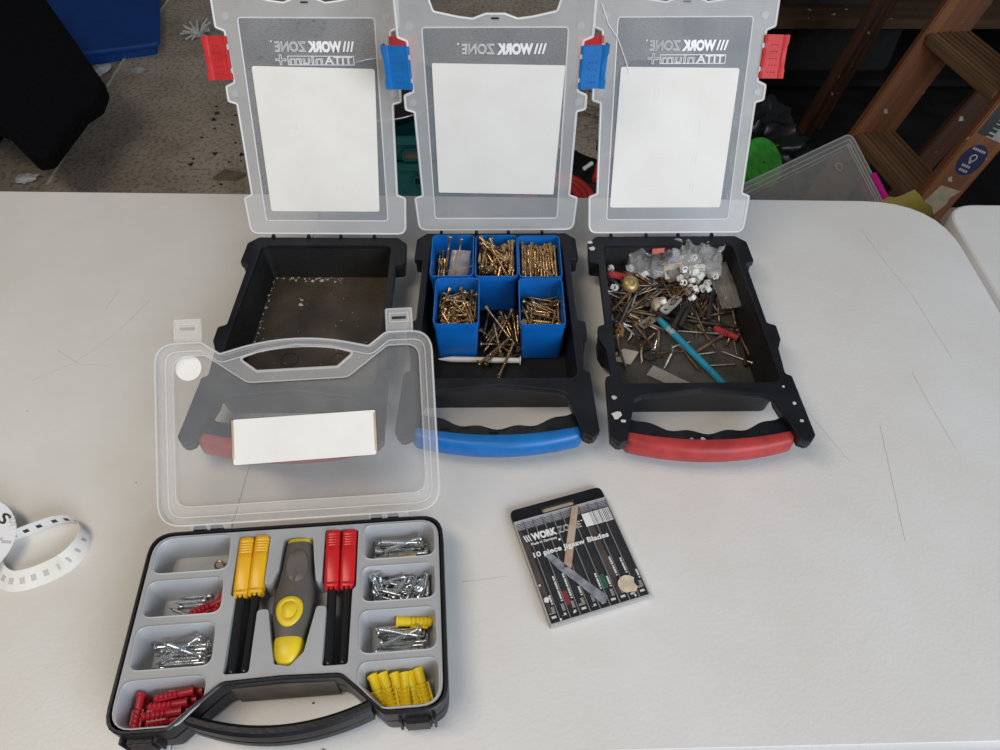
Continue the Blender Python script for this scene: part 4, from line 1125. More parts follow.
        ('z30', -.0319, .0778, .0036, .724, -.246, .615, .192), ('g38', .0476, .0626, .0035, .665, -.678, .305, -.064), ('d30', -.0558, .0273, .002, .414, -.435, .557, -.573), ('d45', .0038, .104, .0041, .641, -.085, .735, -.202),
        ('d45', -.0584, .0347, .002, .165, .695, .129, .688), ('n60', -.0133, .0325, .0055, .313, .325, -.628, .634), ('d45', .0402, -.0045, .002, .687, -.701, -.09, .168), ('d30', .0463, .0039, .004, .65, -.637, -.404, .09),
        ('z30', -.0644, .0923, .004, .613, -.398, -.646, -.221), ('d45', -.0342, .0277, .0041, .081, .726, -.147, .667), ('z30', .0659, .1094, .0039, .457, .585, .479, .468), ('d45', -.0317, .1105, .0046, .597, .328, .671, .292),
        ('z30', -.002, .0449, .0018, .54, -.035, .706, -.457), ('d45', .0121, .0821, .002, .707, .619, .343, 0), ('n40', .0032, .0831, .0034, .6, -.643, .178, .442), ('z30', .0066, -.0151, .0018, .609, -.131, -.695, .36),
        ('z30', .0229, .0554, .0038, .521, -.261, .707, -.399), ('n40', .049, .1055, .0012, .704, .275, -.652, -.07), ('z30', .0336, -.0303, .0018, .383, -.519, -.48, .595), ('z30', -.0395, .0875, .0018, .601, -.402, -.582, .372),
        ('d30', -.079, -.017, .002, .554, .554, .44, -.44), ('d45', -.0469, .0723, .0057, .056, .547, .514, -.658), ('d45', .0149, .0618, .0047, .505, -.297, .687, -.43), ('d45', -.0477, .1006, .002, .704, .373, .601, .061),
        ('d45', .0321, .0758, .0075, .108, .271, -.624, .725), ('n60', .0626, .0128, .0015, .609, .699, -.104, -.359), ('d30', -.0232, .0796, .0045, .74, -.503, .401, -.196), ('d45', -.0698, .0777, .002, .478, -.352, -.613, -.521),
        ('n40', -.0423, .0579, .0046, .766, -.18, -.617, .01), ('z30', -.0268, -.0089, .0018, .685, -.137, .694, .175), ('d45', -.0523, .02, .0052, .757, .221, .615, -.025), ('d45', .046, .0439, .0053, .644, -.712, .261, -.099),
        ('z30', .0015, -.0178, .0055, .312, -.58, -.459, -.596), ('d30', .0669, -.0052, .002, .595, .7, .1, -.383), ('d45', -.016, -.0277, .002, .692, .235, .667, .144), ('z30', .0792, .0588, .0018, .627, -.627, .327, .327),
        ('z30', -.0263, .047, .0056, .359, .606, .063, .707), ('d45', .0436, .0477, .0053, .754, .573, -.321, .003), ('d30', -.0245, -.0194, .002, .499, .548, -.447, -.501), ('d30', .0658, .0539, .0041, .5, -.651, .058, .569),
        ('d45', .0337, .0468, .01, .364, .221, .629, -.65), ('n40', -.0167, .0747, .0052, .63, .461, -.536, -.32), ('n40', -.0407, .0447, .0012, .488, .619, .342, .512), ('d30', .0406, .0942, .0064, .032, .588, .063, -.806),
        ('n40', .0598, -.003, .0012, .653, -.487, .513, .27), ('z30', -.0143, -.0421, .0038, .401, -.573, -.323, -.638), ('d30', -.0454, .0497, .002, .437, .407, -.578, -.556), ('n60', .027, .0607, .0067, .272, .238, .674, -.644),
        ('d45', .0595, .0179, .0054, .709, -.322, -.624, .065), ('d45', -.0065, .0719, .006, .581, .313, .634, .404), ('d45', .0491, .0004, .0088, .168, -.462, -.423, -.761), ('n40', -.0107, .036, .0052, .187, .174, .685, -.682),
        ('n60', .0016, .0771, .007, .566, -.461, .588, -.347), ('z30', -.0532, .0849, .0069, .739, .641, .056, .198), ('d45', -.0642, .0377, .0056, .611, -.699, -.273, .252), ('n40', .0452, .0643, .0032, .521, -.269, .691, .423),
        ('d45', -.0378, .0487, .0067, .71, -.366, .529, -.285), ('n60', .0223, .0848, .0072, .703, .673, -.122, .196), ('n40', .0572, .0394, .0012, .311, .331, .625, -.635), ('n60', -.0442, .0794, .0109, .686, .308, -.608, -.254),
        ('g38', -.0464, .0535, .0054, 0, -.698, .006, .716), ('d45', .0561, -.019, .002, .002, .297, .642, -.707), ('d30', -.017, -.018, .006, .528, .431, -.548, .484), ('d30', .0408, .0872, .0082, .158, .525, .101, -.83),
        ('n60', -.0285, .0174, .0043, .416, -.667, -.066, .615), ('n40', .0077, .1113, .0071, .085, .671, .078, .732), ('z30', .0618, .0375, .0018, .374, -.292, .644, .6), ('n60', .021, -.0243, .0039, .68, .674, -.025, -.287),
        ('d45', .0129, .0003, .0038, .66, .351, -.646, -.157), ('n40', -.0432, .0433, .0058, .25, -.644, .04, -.722), ('d45', -.0407, .0331, .0087, .287, -.747, -.05, .597), ('n60', .0324, -.0284, .0049, .136, .18, .637, -.737),
        ('n40', .0172, .0324, .0046, .114, -.676, .173, .707), ('n40', .0206, .1085, .0083, .518, .525, .578, .348), ('z30', -.0223, .0313, .0063, .093, .194, .73, .649), ('d30', -.0528, .0021, .0032, .632, -.676, -.027, -.377),
        ('d30', -.0297, .014, .0042, .298, -.649, .056, .697), ('n60', -.0795, .0266, .0045, .745, -.667, -.012, -.014), ('d30', .0553, .1063, .005, .499, .504, .44, .551), ('g38', .0329, -.0014, .0071, .093, -.803, -.133, .573),
        ('d30', .0552, .052, .007, .622, -.68, .175, .346), ('g38', .0238, .0437, .0074, .418, -.331, -.621, -.575), ('n40', .0244, -.0358, .0042, .217, .159, .743, -.613), ('n40', -.0187, -.0085, .0054, .015, -.095, -.704, .704),
        ('d45', -.0231, -.0156, .0059, .563, .607, .34, -.445), ('d45', .0488, .0711, .0071, .584, .031, .784, -.206), ('z30', -.0451, .0545, .0089, .452, -.599, -.363, -.552), ('n60', .06, .0714, .008, .62, -.706, .328, -.098),
        ('d30', -.003, .0102, .0045, .019, -.215, .734, .644), ('d45', .0032, .0022, .0063, .708, .498, .393, -.31), ('b60', .0065, .0936, .009, .581, .056, .672, .455), ('b60', .0245, -.0031, .009, .36, -.246, -.617, -.655),
        ('d45', -.0496, .0631, .0113, .412, -.494, -.404, -.65), ('n40', .032, .0173, .0103, .587, .52, .469, -.406), ('g38', -.0097, -.0253, .0056, .207, .087, .717, .66), ('n60', .075, .0683, .0051, .707, .64, .157, -.257),
        ('n60', .0589, .0776, .0075, .769, .424, -.459, .132), ('d30', -.0621, -.0061, .0035, .161, -.216, -.711, .649), ('n60', -.0392, .0492, .0105, .516, .051, -.693, .501), ('b60', -.0041, .0205, .0088, .744, -.403, -.53, .06),
        ('d45', -.0696, .0023, .005, .645, -.749, .088, .124), ('d30', .079, .0269, .0042, .628, .73, -.204, .176), ('d45', -.0727, -.0139, .0054, .645, .756, -.069, .085), ('d30', -.0689, .0665, .0058, .12, .548, -.371, .74),
        ('z30', -.0167, .0634, .0075, .645, .436, -.628, .024), ('d30', -.0653, .0993, .002, .433, -.684, .178, .559), ('n40', -.0073, .0508, .0073, .501, .316, .687, .421), ('d30', -.0205, .0652, .0082, .462, .764, -.166, -.419),
        ('d30', -.0453, -.0327, .002, .064, -.138, -.693, -.704), ('d45', .0598, .0335, .006, .267, .523, .562, .582), ('d45', .0141, .0744, .0104, .227, -.241, .763, .555), ('b60', .078, -.0235, .003, .588, -.588, -.392, -.392),
        ('n40', -.0295, -.0373, .0038, .028, .138, .739, -.659), ('z30', .0474, .1026, .0047, .167, .703, -.189, -.665), ('d45', .079, .09, .0057, .034, -.034, -.704, -.708), ('g38', .0669, .0647, .0065, .484, .482, -.35, .64),
        ('n40', -.0045, .0039, .0044, .641, -.756, -.099, .082), ('z30', -.0166, .0575, .0089, .578, .529, -.458, -.42), ('n40', -.0301, .1073, .0044, .527, -.442, .62, -.377), ('n40', .0005, .0716, .0102, .195, -.346, .566, .723),
        ('d45', .0149, .0932, .009, .552, -.008, -.748, .369), ('g38', -.0228, .0952, .0044, .697, -.15, -.631, -.307), ('n40', -.0313, .0694, .0083, .057, .774, .124, -.619), ('n40', -.0745, .0155, .0032, .581, .641, -.374, .334),
        ('b60', .0285, .0129, .0117, .144, -.065, -.689, -.707), ('n40', -.01, .0432, .0081, .506, -.568, .023, .649), ('z30', -.0647, .0164, .0063, .373, .397, -.568, -.617), ('b60', -.0071, .0353, .0087, .544, .305, -.549, -.557),
        ('n60', -.059, .0315, .0101, .525, .685, .211, -.458), ('d45', -.0415, -.0037, .008, .659, .706, .053, .254), ('n40', -.0765, .0872, .0063, .433, -.562, -.477, -.518), ('g38', .0171, .0704, .0083, .638, .591, -.383, .311),
        ('z30', -.0641, .0725, .0061, .302, .574, -.151, -.746), ('n40', .038, .0943, .0118, .752, -.268, -.578, -.169), ('d30', -.0379, .0865, .011, .829, .442, -.263, .218), ('d30', .0106, .0168, .0033, .097, -.504, .539, -.668),
        ('z30', -.0145, .0905, .0091, .281, -.279, .762, .512), ('d45', -.0108, -.0048, .0062, .68, -.629, .313, .21), ('d45', .0185, .083, .012, .382, -.723, .185, -.546), ('d30', .007, .0417, .0051, .064, -.641, .273, .715),
        ('n40', -.0665, .0494, .0059, .475, -.706, .347, .393), ('n40', -.0768, .0252, .0038, .431, .492, -.57, .497), ('n60', .042, .0845, .0129, .455, -.136, .718, -.509), ('d30', .0403, -.0449, .0023, .538, .676, .228, -.449),
        ('z30', -.0224, .099, .0059, .682, -.584, -.293, .329), ('n60', .0549, .0992, .0098, .636, -.206, -.734, -.12), ('n40', .0736, -.0076, .0048, .119, .154, -.753, .629), ('n60', .0662, .0726, .0089, .444, -.54, -.436, -.567),
        ('b60', .0089, .0459, .011, .059, .053, .701, -.709), ('b60', .0181, .0495, .0116, .691, -.667, .229, .156), ('n40', .0713, -.0135, .0033, .438, -.405, -.532, -.601), ('d45', .0768, .0648, .0084, .483, -.472, .461, .576),
        ('d30', .0718, .0738, .0064, .464, .552, .494, -.487), ('d45', -.0598, .0542, .0122, .132, .64, .451, -.608),
    ],
}

def pile(key, frame, dz, label, cat, group, keep=None):
    for n, (kind, x, y, z, a, b, c, d) in enumerate(PILES[key]):
        if keep and not keep(n, x, y):
            continue
        q = Quaternion((a, b, c, d))
        lab = label
        g = group
        ct = cat
        if isinstance(label, dict):
            lab, ct, g = label[kind]
        M = frame @ Matrix.Translation((x, y, z + dz)) @ q.to_matrix().to_4x4()
        place(kind, M, lab, ct, g)

def binframe(k):
    x, y, fh, _ = BINS[k]
    return Matrix.Translation((case_m.location.x + x, case_m.location.y + y, TZ + fh))

pile('B', binframe('B'), 0.0, 'long brassy screw in the middle bin of the back row', 'screw', 'screws in the middle back bin')
pile('C', binframe('C'), 0.0, 'long brassy screw in the back right bin', 'screw', 'screws in the back right bin')
pile('D', binframe('D'), 0.0, 'short brassy screw in the front left bin', 'screw', 'screws in the front left bin')
pile('E', binframe('E'), 0.0, 'brassy screw in the front right bin', 'screw', 'screws in the front right bin')
# the back left bin: long screws standing head up against its wall, and a bag
fa = binframe('A')
for x, y, hx, hy, z in ((-0.019, -0.028, -0.0185, 0.020, 0.0330), (-0.013, -0.028, -0.0110, 0.017, 0.0320), (-0.016, -0.005, -0.015, 0.024, 0.0250), (-0.010, 0.004, -0.004, 0.027, 0.0300),
                     (-0.004, -0.02, 0.002, 0.021, 0.0335), (0.002, 0.000, 0.0105, 0.027, 0.0335), (-0.0205, 0.0, -0.0190, 0.0300, 0.0180), (-0.02, 0.004, 0.002, 0.002, 0.0260), (-0.008, -0.030, -0.014, 0.004, 0.016)):
    a = Vector((x, y, max(0.004, z - 0.030)))
    d = Vector((hx - x, hy - y, 0))
    L = 0.046
    k = min(0.98, d.length / L)
    d = d.normalized() * k + Vector((0, 0, math.sqrt(max(0.0, 1 - k * k)) * (1 if z > 0.027 else 0.15)))
    d.normalize()
    M = fa @ Matrix.Translation(a + d * (L / 2)) @ d.to_track_quat('Z', 'Y').to_matrix().to_4x4()
    place('g50', M, 'long brassy screw leaning in the back left bin beside the bag', 'screw', 'screws in the back left bin')

def sheet(name, m, w, d, nx, ny, fn, M, label, cat, thick=0.0005):
    """A crumpled sheet folded over into a flat bag: two layers joined round the edge."""
    mb = MB()
    v = []
    for s in (1, -1):
        for j in range(ny + 1):
            for i in range(nx + 1):
                x, y = (i / nx - 0.5) * w, (j / ny - 0.5) * d
                e = min(1.0, 5 * min(i / nx, 1 - i / nx, j / ny, 1 - j / ny))
                z, dx, dy = fn(x, y, s, e)
                v.append((x + dx, y + dy, z))
    n1 = (nx + 1) * (ny + 1)
    f = []
    for s in (0, 1):
        for j in range(ny):
            for i in range(nx):
                a = s * n1 + j * (nx + 1) + i
                q = (a, a + 1, a + nx + 2, a + nx + 1)
                f.append(q if s == 0 else q[::-1])
    edge = [i for i in range(nx + 1)] + [j * (nx + 1) + nx for j in range(1, ny + 1)] + [ny * (nx + 1) + i for i in range(nx - 1, -1, -1)] + [j * (nx + 1) for j in range(ny - 1, 0, -1)]
    for a, b in zip(edge, edge[1:] + edge[:1]):
        f.append((a, a + n1, b + n1, b))
    me = mb.add(v, f).mesh(name)
    o = link(name, me, m, None, smooth=22)
    o.matrix_world = M
    return tag(o, label, cat)

def bagfn(thick, amp, freq, seed):
    def fn(x, y, s, e):
        p = Vector((x * freq, y * freq, seed))
        z = s * (0.0003 + thick * e) + amp * noise.fractal(p, 0.7, 2.0, 4) + s * amp * 0.5 * noise.noise(p * 2.3 + Vector((5, 5, 5)))
        return z, amp * 0.8 * noise.noise(p * 1.1 + Vector((9, 0, 0))), amp * 0.8 * noise.noise(p * 1.1 + Vector((0, 9, 0)))
    return fn

sheet('plastic_bag', mat('thin_clear_bag', (0.60, 0.52, 0.45), 0.2, alpha=0.26, var=0.3, scale=80), 0.024, 0.040, 10, 14, bagfn(0.003, 0.002, 60, 3.1),
      fa @ Matrix.Translation((0.0085, -0.010, 0.0285)) @ Matrix.Rotation(R(22), 4, 'X') @ Matrix.Rotation(R(-8), 4, 'Z'), 'small clear bag of screws in the back left blue bin', 'bag')

# loose screws in the middle case, where a bin is missing
fmx = Matrix.Translation((case_m.location.x + 0.0045, case_m.location.y - 0.1420, TZ + 0.0002))
pile('M', fmx, 0.0, 'long brassy screw lying loose between the two front bins', 'screw', 'loose screws where a bin is missing')

def lay(kind, a, b, label, cat, group=None):
    a, b = Vector(a), Vector(b)
    L = {'g': 0, 's': 0}.get(kind, 0)
    M = Matrix.Translation((a + b) / 2) @ (a - b).to_track_quat('Z', 'Y').to_matrix().to_4x4()
    return place(kind, M, label, cat, group)

cx, cy = case_m.location.x, case_m.location.y
for (hx, hy, hz, tx, ty, tz) in ((-0.0150, -0.1130, 0.036, 0.0230, -0.1640, 0.017), (-0.022, -0.1960, 0.0165, 0.0215, -0.1520, 0.022), (0.0040, -0.2080, 0.0095, 0.0230, -0.1570, 0.019),
                              (0.0060, -0.1830, 0.019, -0.0030, -0.1270, 0.0200), (-0.0100, -0.1890, 0.0145, 0.0180, -0.148, 0.0150)):
    a, b = Vector((cx + hx, cy + hy, hz)), Vector((cx + tx, cy + ty, tz))
    mid = (a + b) / 2
    M = Matrix.Translation(mid) @ (a - b).to_track_quat('Z', 'Y').to_matrix().to_4x4()
    place('g60', M, 'long brassy screw lying across the loose heap in front of the back bin', 'screw', 'screws on top of the loose heap')
# white plastic frame fixing in front of the bins
fx = empty('frame_fixing', (cx, cy, 0))
a, b = Vector((0.0300, -0.1830, 0.0098)), Vector((-0.0690, -0.1800, 0.0092))
q = (b - a).to_track_quat('Z', 'Y').to_matrix().to_4x4()
MF = Matrix.Translation(a) @ q
LF = (b - a).length
MB().lathe([(0.0001, 0), (0.0056, 0), (0.0056, 0.0012), (0.0034, 0.0018), (0.0036, 0.03), (0.0034, 0.032), (0.0036, LF - 0.016), (0.0030, LF - 0.012), (0.0008, LF), (0.0001, LF)], 12, MF).build('sleeve', WHITEPL, fx, smooth=40)
tag(fx, 'long white plastic frame fixing lying in front of the blue bins', 'wall plug')

# ------------------------------------------------------------------ organizer contents
def oframe(u0, u1, v0, v1, z):
    return ORG.matrix_basis @ Matrix.Translation(((u0 + u1) / 2, -(v0 + v1) / 2, z))

pile('L2', oframe(-0.118, -0.066, 0.0520, 0.0800, 0.0188), 0, 'zinc screw beside the red plugs in the left compartment', 'screw', 'screws with the red plugs')
pile('L3', oframe(-0.121, -0.067, 0.095, 0.1255, 0.0188), 0, 'long zinc screw in the left compartment behind the heap of red plugs', 'screw', 'screws in the third left compartment')
pile('R1', oframe(0.069, 0.124, 0.0110, 0.0380, 0.0188), 0, 'zinc screw in the back right compartment', 'screw', 'screws in the back right compartment')
pile('R2', oframe(0.070, 0.124, 0.0525, 0.0795, 0.0188), 0, 'short zinc screw in the right compartment second from the back', 'screw', 'short screws in the second right compartment')
pile('R3', oframe(0.070, 0.124, 0.0940, 0.1250, 0.0188), 0, 'zinc screw in the compartment with one yellow plug', 'screw', 'screws with the yellow plug')

for (u0, v0, z0, u1, v1, z1, lab) in ((-0.1140, 0.1210, 0.0310, -0.0760, 0.1000, 0.0370, 'zinc screw lying diagonally on top, third left compartment'), (-0.1100, 0.1010, 0.0320, -0.0720, 0.1180, 0.0350, 'second diagonal zinc screw crossing on top, third left compartment'),
                                  (0.0760, 0.0300, 0.0320, 0.1160, 0.0180, 0.0350, 'zinc screw lying diagonally on top, back right compartment'), (0.0740, 0.0180, 0.0320, 0.1140, 0.0240, 0.0360, 'second zinc screw on top, back right compartment'),
                                  (0.0740, 0.1020, 0.0320, 0.1140, 0.1130, 0.0340, 'zinc screw lying diagonally in front of the single yellow plug'), (0.0760, 0.1200, 0.0310, 0.1150, 0.1060, 0.0340, 'second diagonal zinc screw near the single yellow plug')):
    a, b = org(u0, v0, z0), org(u1, v1, z1)
    place('s42', Matrix.Translation((a + b) / 2) @ (b - a).to_track_quat('Z', 'Y').to_matrix().to_4x4(), lab, 'screw', None)

def plug_mesh(L, r, mtl):
    """Nylon wall plug: collar end, plain barrel, ribbed split end with wings."""
    h = L / 2
    prof = [(0.0001, -h), (r * 0.72, -h), (r * 0.8, -h + 0.001)]
    z = -h + 0.001
    for k in range(5):
        prof += [(r * 1.06, z + 0.0012), (r * 1.06, z + 0.0022), (r * 0.78, z + 0.0030)]
        z += L * 0.115
    prof += [(r * 0.92, z), (r, z + 0.001), (r, h - 0.0025), (r * 1.18, h - 0.0022), (r * 1.18, h), (r * 0.5, h), (r * 0.42, h - 0.004), (0.0001, h - 0.004)]
    m = MB().lathe(prof, 10)
    for s in (-1, 1):
        m.box(s * r * 0.7, s * r * 1.35, -0.0006, 0.0006, -h + 0.004, h * 0.2)
    me = m.mesh('plug')
    me.materials.append(mtl)
    for p in me.polygons:
        p.use_smooth = True
    me.set_sharp_from_angle(angle=R(45))
    return me

PY, PR = plug_mesh(0.032, 0.0044, PLUGY), plug_mesh(0.032, 0.0035, PLUGR)

def plug(me, u, v, z, ang, tilt, label, group, roll=0):
    o = bpy.data.objects.new('wall_plug', me)
    COL.objects.link(o)
    d = Vector((math.cos(R(ang)) * math.cos(R(tilt)), math.sin(R(ang)) * math.cos(R(tilt)), math.sin(R(tilt))))
    o.matrix_world = ORG.matrix_basis @ Matrix.Translation((u, -v, z)) @ d.to_track_quat('Z', 'Y').to_matrix().to_4x4() @ Matrix.Rotation(R(roll), 4, 'Z')
    return tag(o, label, 'wall plug', group)

gy = 'yellow plugs in the front right compartment'
NTH = ('leftmost', 'second from the left', 'third from the left', 'middle', 'second from the right', 'rightmost')
for i, (u, v, z, an, ti) in enumerate(((0.0790, 0.1565, 0.0265, 112, 10), (0.0870, 0.1560, 0.0270, 110, 10), (0.0955, 0.1570, 0.0265, 103, 8), (0.1025, 0.1580, 0.0280, 97, 10), (0.1085, 0.1570, 0.0265, 106, 6), (0.1160, 0.1545, 0.0265, 105, 8), (0.0985, 0.1560, 0.0185, 90, 4), (0.1120, 0.1550, 0.0180, 100, 2))):
    lab = 'yellow nylon wall plug, %s of the row in the front right compartment' % NTH[i] if i < 6 else 'yellow nylon wall plug underneath the row in the front right compartment'
    plug(PY, u, v, z, an, ti, lab, gy, i * 37)
plug(PY, 0.1095, 0.0985, 0.0310, 176, 4, 'single yellow wall plug lying on the zinc screws', None)
plug(PY, 0.0950, 0.0345, 0.0235, 3, 2, 'yellow wall plug half hidden under screws in the back right compartment', None)
gr = 'red plugs in the front left compartment'
lab = 'red nylon wall plug heaped in the front left compartment'
random.seed(21)
RP = [(-0.1195, 0.1590, 0.0300, 92), (-0.1180, 0.1600, 0.0215, 90)]
for lay_, (zl, vs) in enumerate(((0.0180, (0.1450, 0.1520, 0.1590, 0.1660)), (0.0255, (0.1440, 0.1510, 0.1580, 0.1645)), (0.0325, (0.1470, 0.1545, 0.1615)))):
    for v_ in vs:
        RP.append((-0.0840 - 0.003 * lay_ - (v_ - 0.145) * 0.5, v_, zl, 6))
for i, (u, v, z, an) in enumerate(RP):
    plug(PR, u, v, z, an + random.uniform(-2, 2), random.uniform(-3, 3), lab, gr, i * 31)
plug(PR, -0.0790, 0.0700, 0.0285, 20, 6, 'red wall plug lying across the zinc screws in the left compartment', None)
plug(PR, -0.0670, 0.0640, 0.0300, 66, 14, 'red wall plug standing in the corner of the left compartment', None)
ring = MB().tube([(0.0045 * math.cos(a), 0.0045 * math.sin(a), 0) for a in [2 * math.pi * k / 18 for k in range(18)]], 0.0011, 7, closed=True)
ro = ring.build('split_ring', GOLD, None, org(-0.0760, 0.0270, 0.0235), (R(50), 0, 0), 60)
tag(ro, 'small brass ring lying alone in the back left compartment', 'ring')

# ------------------------------------------------------------------ jumble in the right-hand case
fT = Matrix.Translation((case_r.location.x, case_r.location.y - 0.1330, 0.0053))
pile('T', fT, 0.0, {'n40': ('steel nail in the jumble of the right-hand case', 'nail', 'short nails in the jumble'), 'n60': ('longer steel nail in the jumble of the right-hand case', 'nail', 'long nails in the jumble'),
                    'd45': ('rusty brown screw in the jumble of the right-hand case', 'screw', 'rusty screws in the jumble'), 'd30': ('short dull steel screw in the jumble of the right-hand case', 'screw', 'dull screws in the jumble'),
                    'z30': ('bright zinc screw in the jumble of the right-hand case', 'screw', 'zinc screws in the jumble'), 'g38': ('brassy screw in the jumble of the right-hand case', 'screw', 'brassy screws in the jumble'),
                    'b60': ('black steel bolt in the jumble of the right-hand case', 'bolt', 'bolts in the jumble')}, None, None, lambda n, x, y: y > 0.015 + 0.15 * x or n % 3 == 0)
rx, ry = case_r.location.x, case_r.location.y
TF = 0.0054

def rt(x, y, z=0.0):
    return Vector((rx + x, ry + y, TF + z))

def layr(kind, x, y, ang, r, label, cat, group=None):
    d = Vector((math.cos(R(ang)), math.sin(R(ang)), 0.05))
    M = Matrix.Translation(rt(x, y, r)) @ d.to_track_quat('Z', 'Y').to_matrix().to_4x4()
    return place(kind, M, label, cat, group)

gs = 'pieces scattered on the tray floor'
layr('s30', -0.0260, -0.1500, -110, 0.0040, 'zinc screw lying alone by the blue stick, left of its middle', 'screw')
layr('g38', -0.0340, -0.1420, -130, 0.0040, 'brassy screw lying by itself at the edge of the jumble', 'screw')
layr('n40', 0.0430, -0.1830, 2, 0.0030, 'straight brassy nail lying alone right of the blue stick', 'nail')
layr('n40', 0.0690, -0.1700, -32, 0.0030, 'thin nail lying alone near the right wall of the tray', 'nail')
layr('n60', -0.0700, -0.1650, 100, 0.0035, 'nail standing along the left wall of the tray', 'nail')
layr('s30', -0.0540, -0.1290, 128, 0.0040, 'zinc screw lying left of the black bracket', 'screw')
layr('d45', 0.0380, -0.1500, 35, 0.0040, 'rusty screw lying under the blue stick on the right', 'screw')
layr('n60', 0.0300, -0.1300, -8, 0.0040, 'steel nail pointing at the red plug on the right', 'nail')
layr('d45', 0.0820, -0.1500, 100, 0.0040, 'rusty screw along the right wall of the tray', 'screw')

# blue stick: a flattened carpenter's pencil with a printed band
st = empty('marking_pencil', rt(0.0150, -0.1645, 0.0062), 0)
d = Vector((0.0640, -0.1005, 0.0))
st.rotation_euler = (0, R(3), math.atan2(d.y, d.x))
PEN = mat('sky_blue_paint', (0.020, 0.30, 0.46), 0.35, var=0.15, scale=70)
hexa = [(0.0043 * math.cos(2 * math.pi * k / 8), 0.0036 * math.sin(2 * math.pi * k / 8)) for k in range(8)]

def xs(x, s=1.0):
    return [(x, a * s, b * s) for a, b in hexa]
MB().loft([xs(-0.0610, 0.9), xs(-0.0600), xs(-0.0440)]).build('cap', PEN, st, smooth=30)
MB().loft([xs(-0.0440, 1.01), xs(-0.0330, 1.01)]).build('printed_band', mat('silver_print', (0.35, 0.45, 0.48), 0.4, var=0.4, scale=160), st, smooth=30)
MB().loft([xs(-0.0330), xs(0.0590), xs(0.0600, 0.9)]).build('barrel', PEN, st, smooth=30)
tag(st, 'sky blue pencil lying diagonally across the right-hand tray', 'pencil')

for (x, y, z, ang, lab) in ((-0.0615, -0.0500, 0.0250, -21, 'red wall plug at the left end of the jumble'), (0.0630, -0.1330, 0.0060, -36, 'red wall plug near the right wall of the tray')):
    o = bpy.data.objects.new('wall_plug', plug_mesh(0.032, 0.0042, RED))
    COL.objects.link(o)
    dd = Vector((math.cos(R(ang)), math.sin(R(ang)), 0.03))
    o.matrix_world = Matrix.Translation(rt(x, y, z)) @ dd.to_track_quat('Z', 'Y').to_matrix().to_4x4()
    tag(o, lab, 'wall plug')

def rmat(x, y, z, rz, rxx=0, ryy=0):
    return Matrix.Translation(rt(x, y, z)) @ Matrix.Rotation(R(rz), 4, 'Z') @ Matrix.Rotation(R(rxx), 4, 'X') @ Matrix.Rotation(R(ryy), 4, 'Y')

sheet('plastic_bag', mat('clear_polythene_grey', (0.66, 0.67, 0.68), 0.07, alpha=0.22, var=0.25, bump=0.4, bscale=60), 0.080, 0.044, 20, 12, bagfn(0.006, 0.007, 75, 1.3), rmat(-0.0110, -0.0300, 0.030, -13, 14), 'crumpled clear bag lying on the back left of the jumble', 'bag')
sheet('plastic_bag', mat('clear_polythene_bright', (0.80, 0.81, 0.82), 0.07, alpha=0.26, var=0.1, bump=0.3, bscale=60), 0.066, 0.044, 18, 12, bagfn(0.006, 0.0085, 75, 4.7), rmat(0.0380, -0.0300, 0.037, -10, 24), 'crumpled clear bag with white bits against the back wall', 'bag')
sheet('plastic_bag', GREYBAG, 0.026, 0.078, 10, 22, bagfn(0.004, 0.003, 50, 8.2), rmat(0.0700, -0.0640, 0.022, 5, 4, -16), 'greyish resealable bag leaning on the right side of the jumble', 'bag')
sheet('plastic_strip', mat('clear_strip', (0.62, 0.62, 0.60), 0.2, alpha=0.35), 0.052, 0.017, 8, 4, bagfn(0.0012, 0.0006, 40, 2.2), rmat(-0.0170, -0.2060, 0.0040, -34), 'flat clear plastic sleeve at the front of the right-hand tray', 'plastic sleeve')
# scrap of card
sc_ = plate('card_scrap', rounded([(-0.014, -0.006), (0.002, -0.013), (0.015, 0.004), (0.010, 0.006), (-0.002, 0.011), (-0.013, 0.006)], 0.001, 2), [], 0, 0.0012, mat('buff_card', (0.52, 0.45, 0.36), 0.8, var=0.12), None, loc=rt(-0.0630, -0.1680, 0.002), rot=(R(6), R(-5), R(4)))
tag(sc_, 'scrap of buff card on the floor of the right-hand tray', 'card')
sc_ = plate('cardboard_piece', rounded([(-0.010, 0.003), (0.012, 0.006), (0.014, 0.012), (-0.010, 0.010), (-0.012, -0.010), (-0.006, -0.011)], 0.0008, 2), [], 0, 0.002, mat('tan_card', (0.60, 0.47, 0.33), 0.8, var=0.1), None, loc=rt(0.0060, -0.0470, 0.0290), rot=(R(14), R(-8), R(4)))
tag(sc_, 'tan L shaped bit of card on top of the jumble', 'card')
# white cable clips
WM = []
cm = MB()
cm.box(-0.004, 0.004, -0.0035, 0.0035, 0, 0.005)
arc = [(0.0035 * math.cos(a) , 0.0035 * math.sin(a) + 0.005) for a in [math.pi * k / 8 for k in range(9)]]
arc2 = [(0.0055 * math.cos(a), 0.0055 * math.sin(a) + 0.005) for a in [math.pi * k / 8 for k in range(8, -1, -1)]]
cm.loft([[(x, y, z) for x, z in arc + arc2] for y in (-0.0035, 0.0035)])
cm.v = [(x * 0.82, y * 0.82, z * 0.82) for x, y, z in cm.v]
cme = cm.mesh('clip')
cme.materials.append(WHITEPL)
random.seed(11)
for k in range(30):
    o = bpy.data.objects.new('cable_clip', cme)
    COL.objects.link(o)
    o.location = rt(0.0300 + random.gauss(0, 0.0095), -0.0560 + random.gauss(0, 0.013), 0.0200 + random.random() * 0.014)
    o.rotation_euler = (random.random() * 6, random.random() * 6, random.random() * 6)
    tag(o, 'white nylon cable clip in the white heap on the jumble', 'cable clip', 'white cable clips')
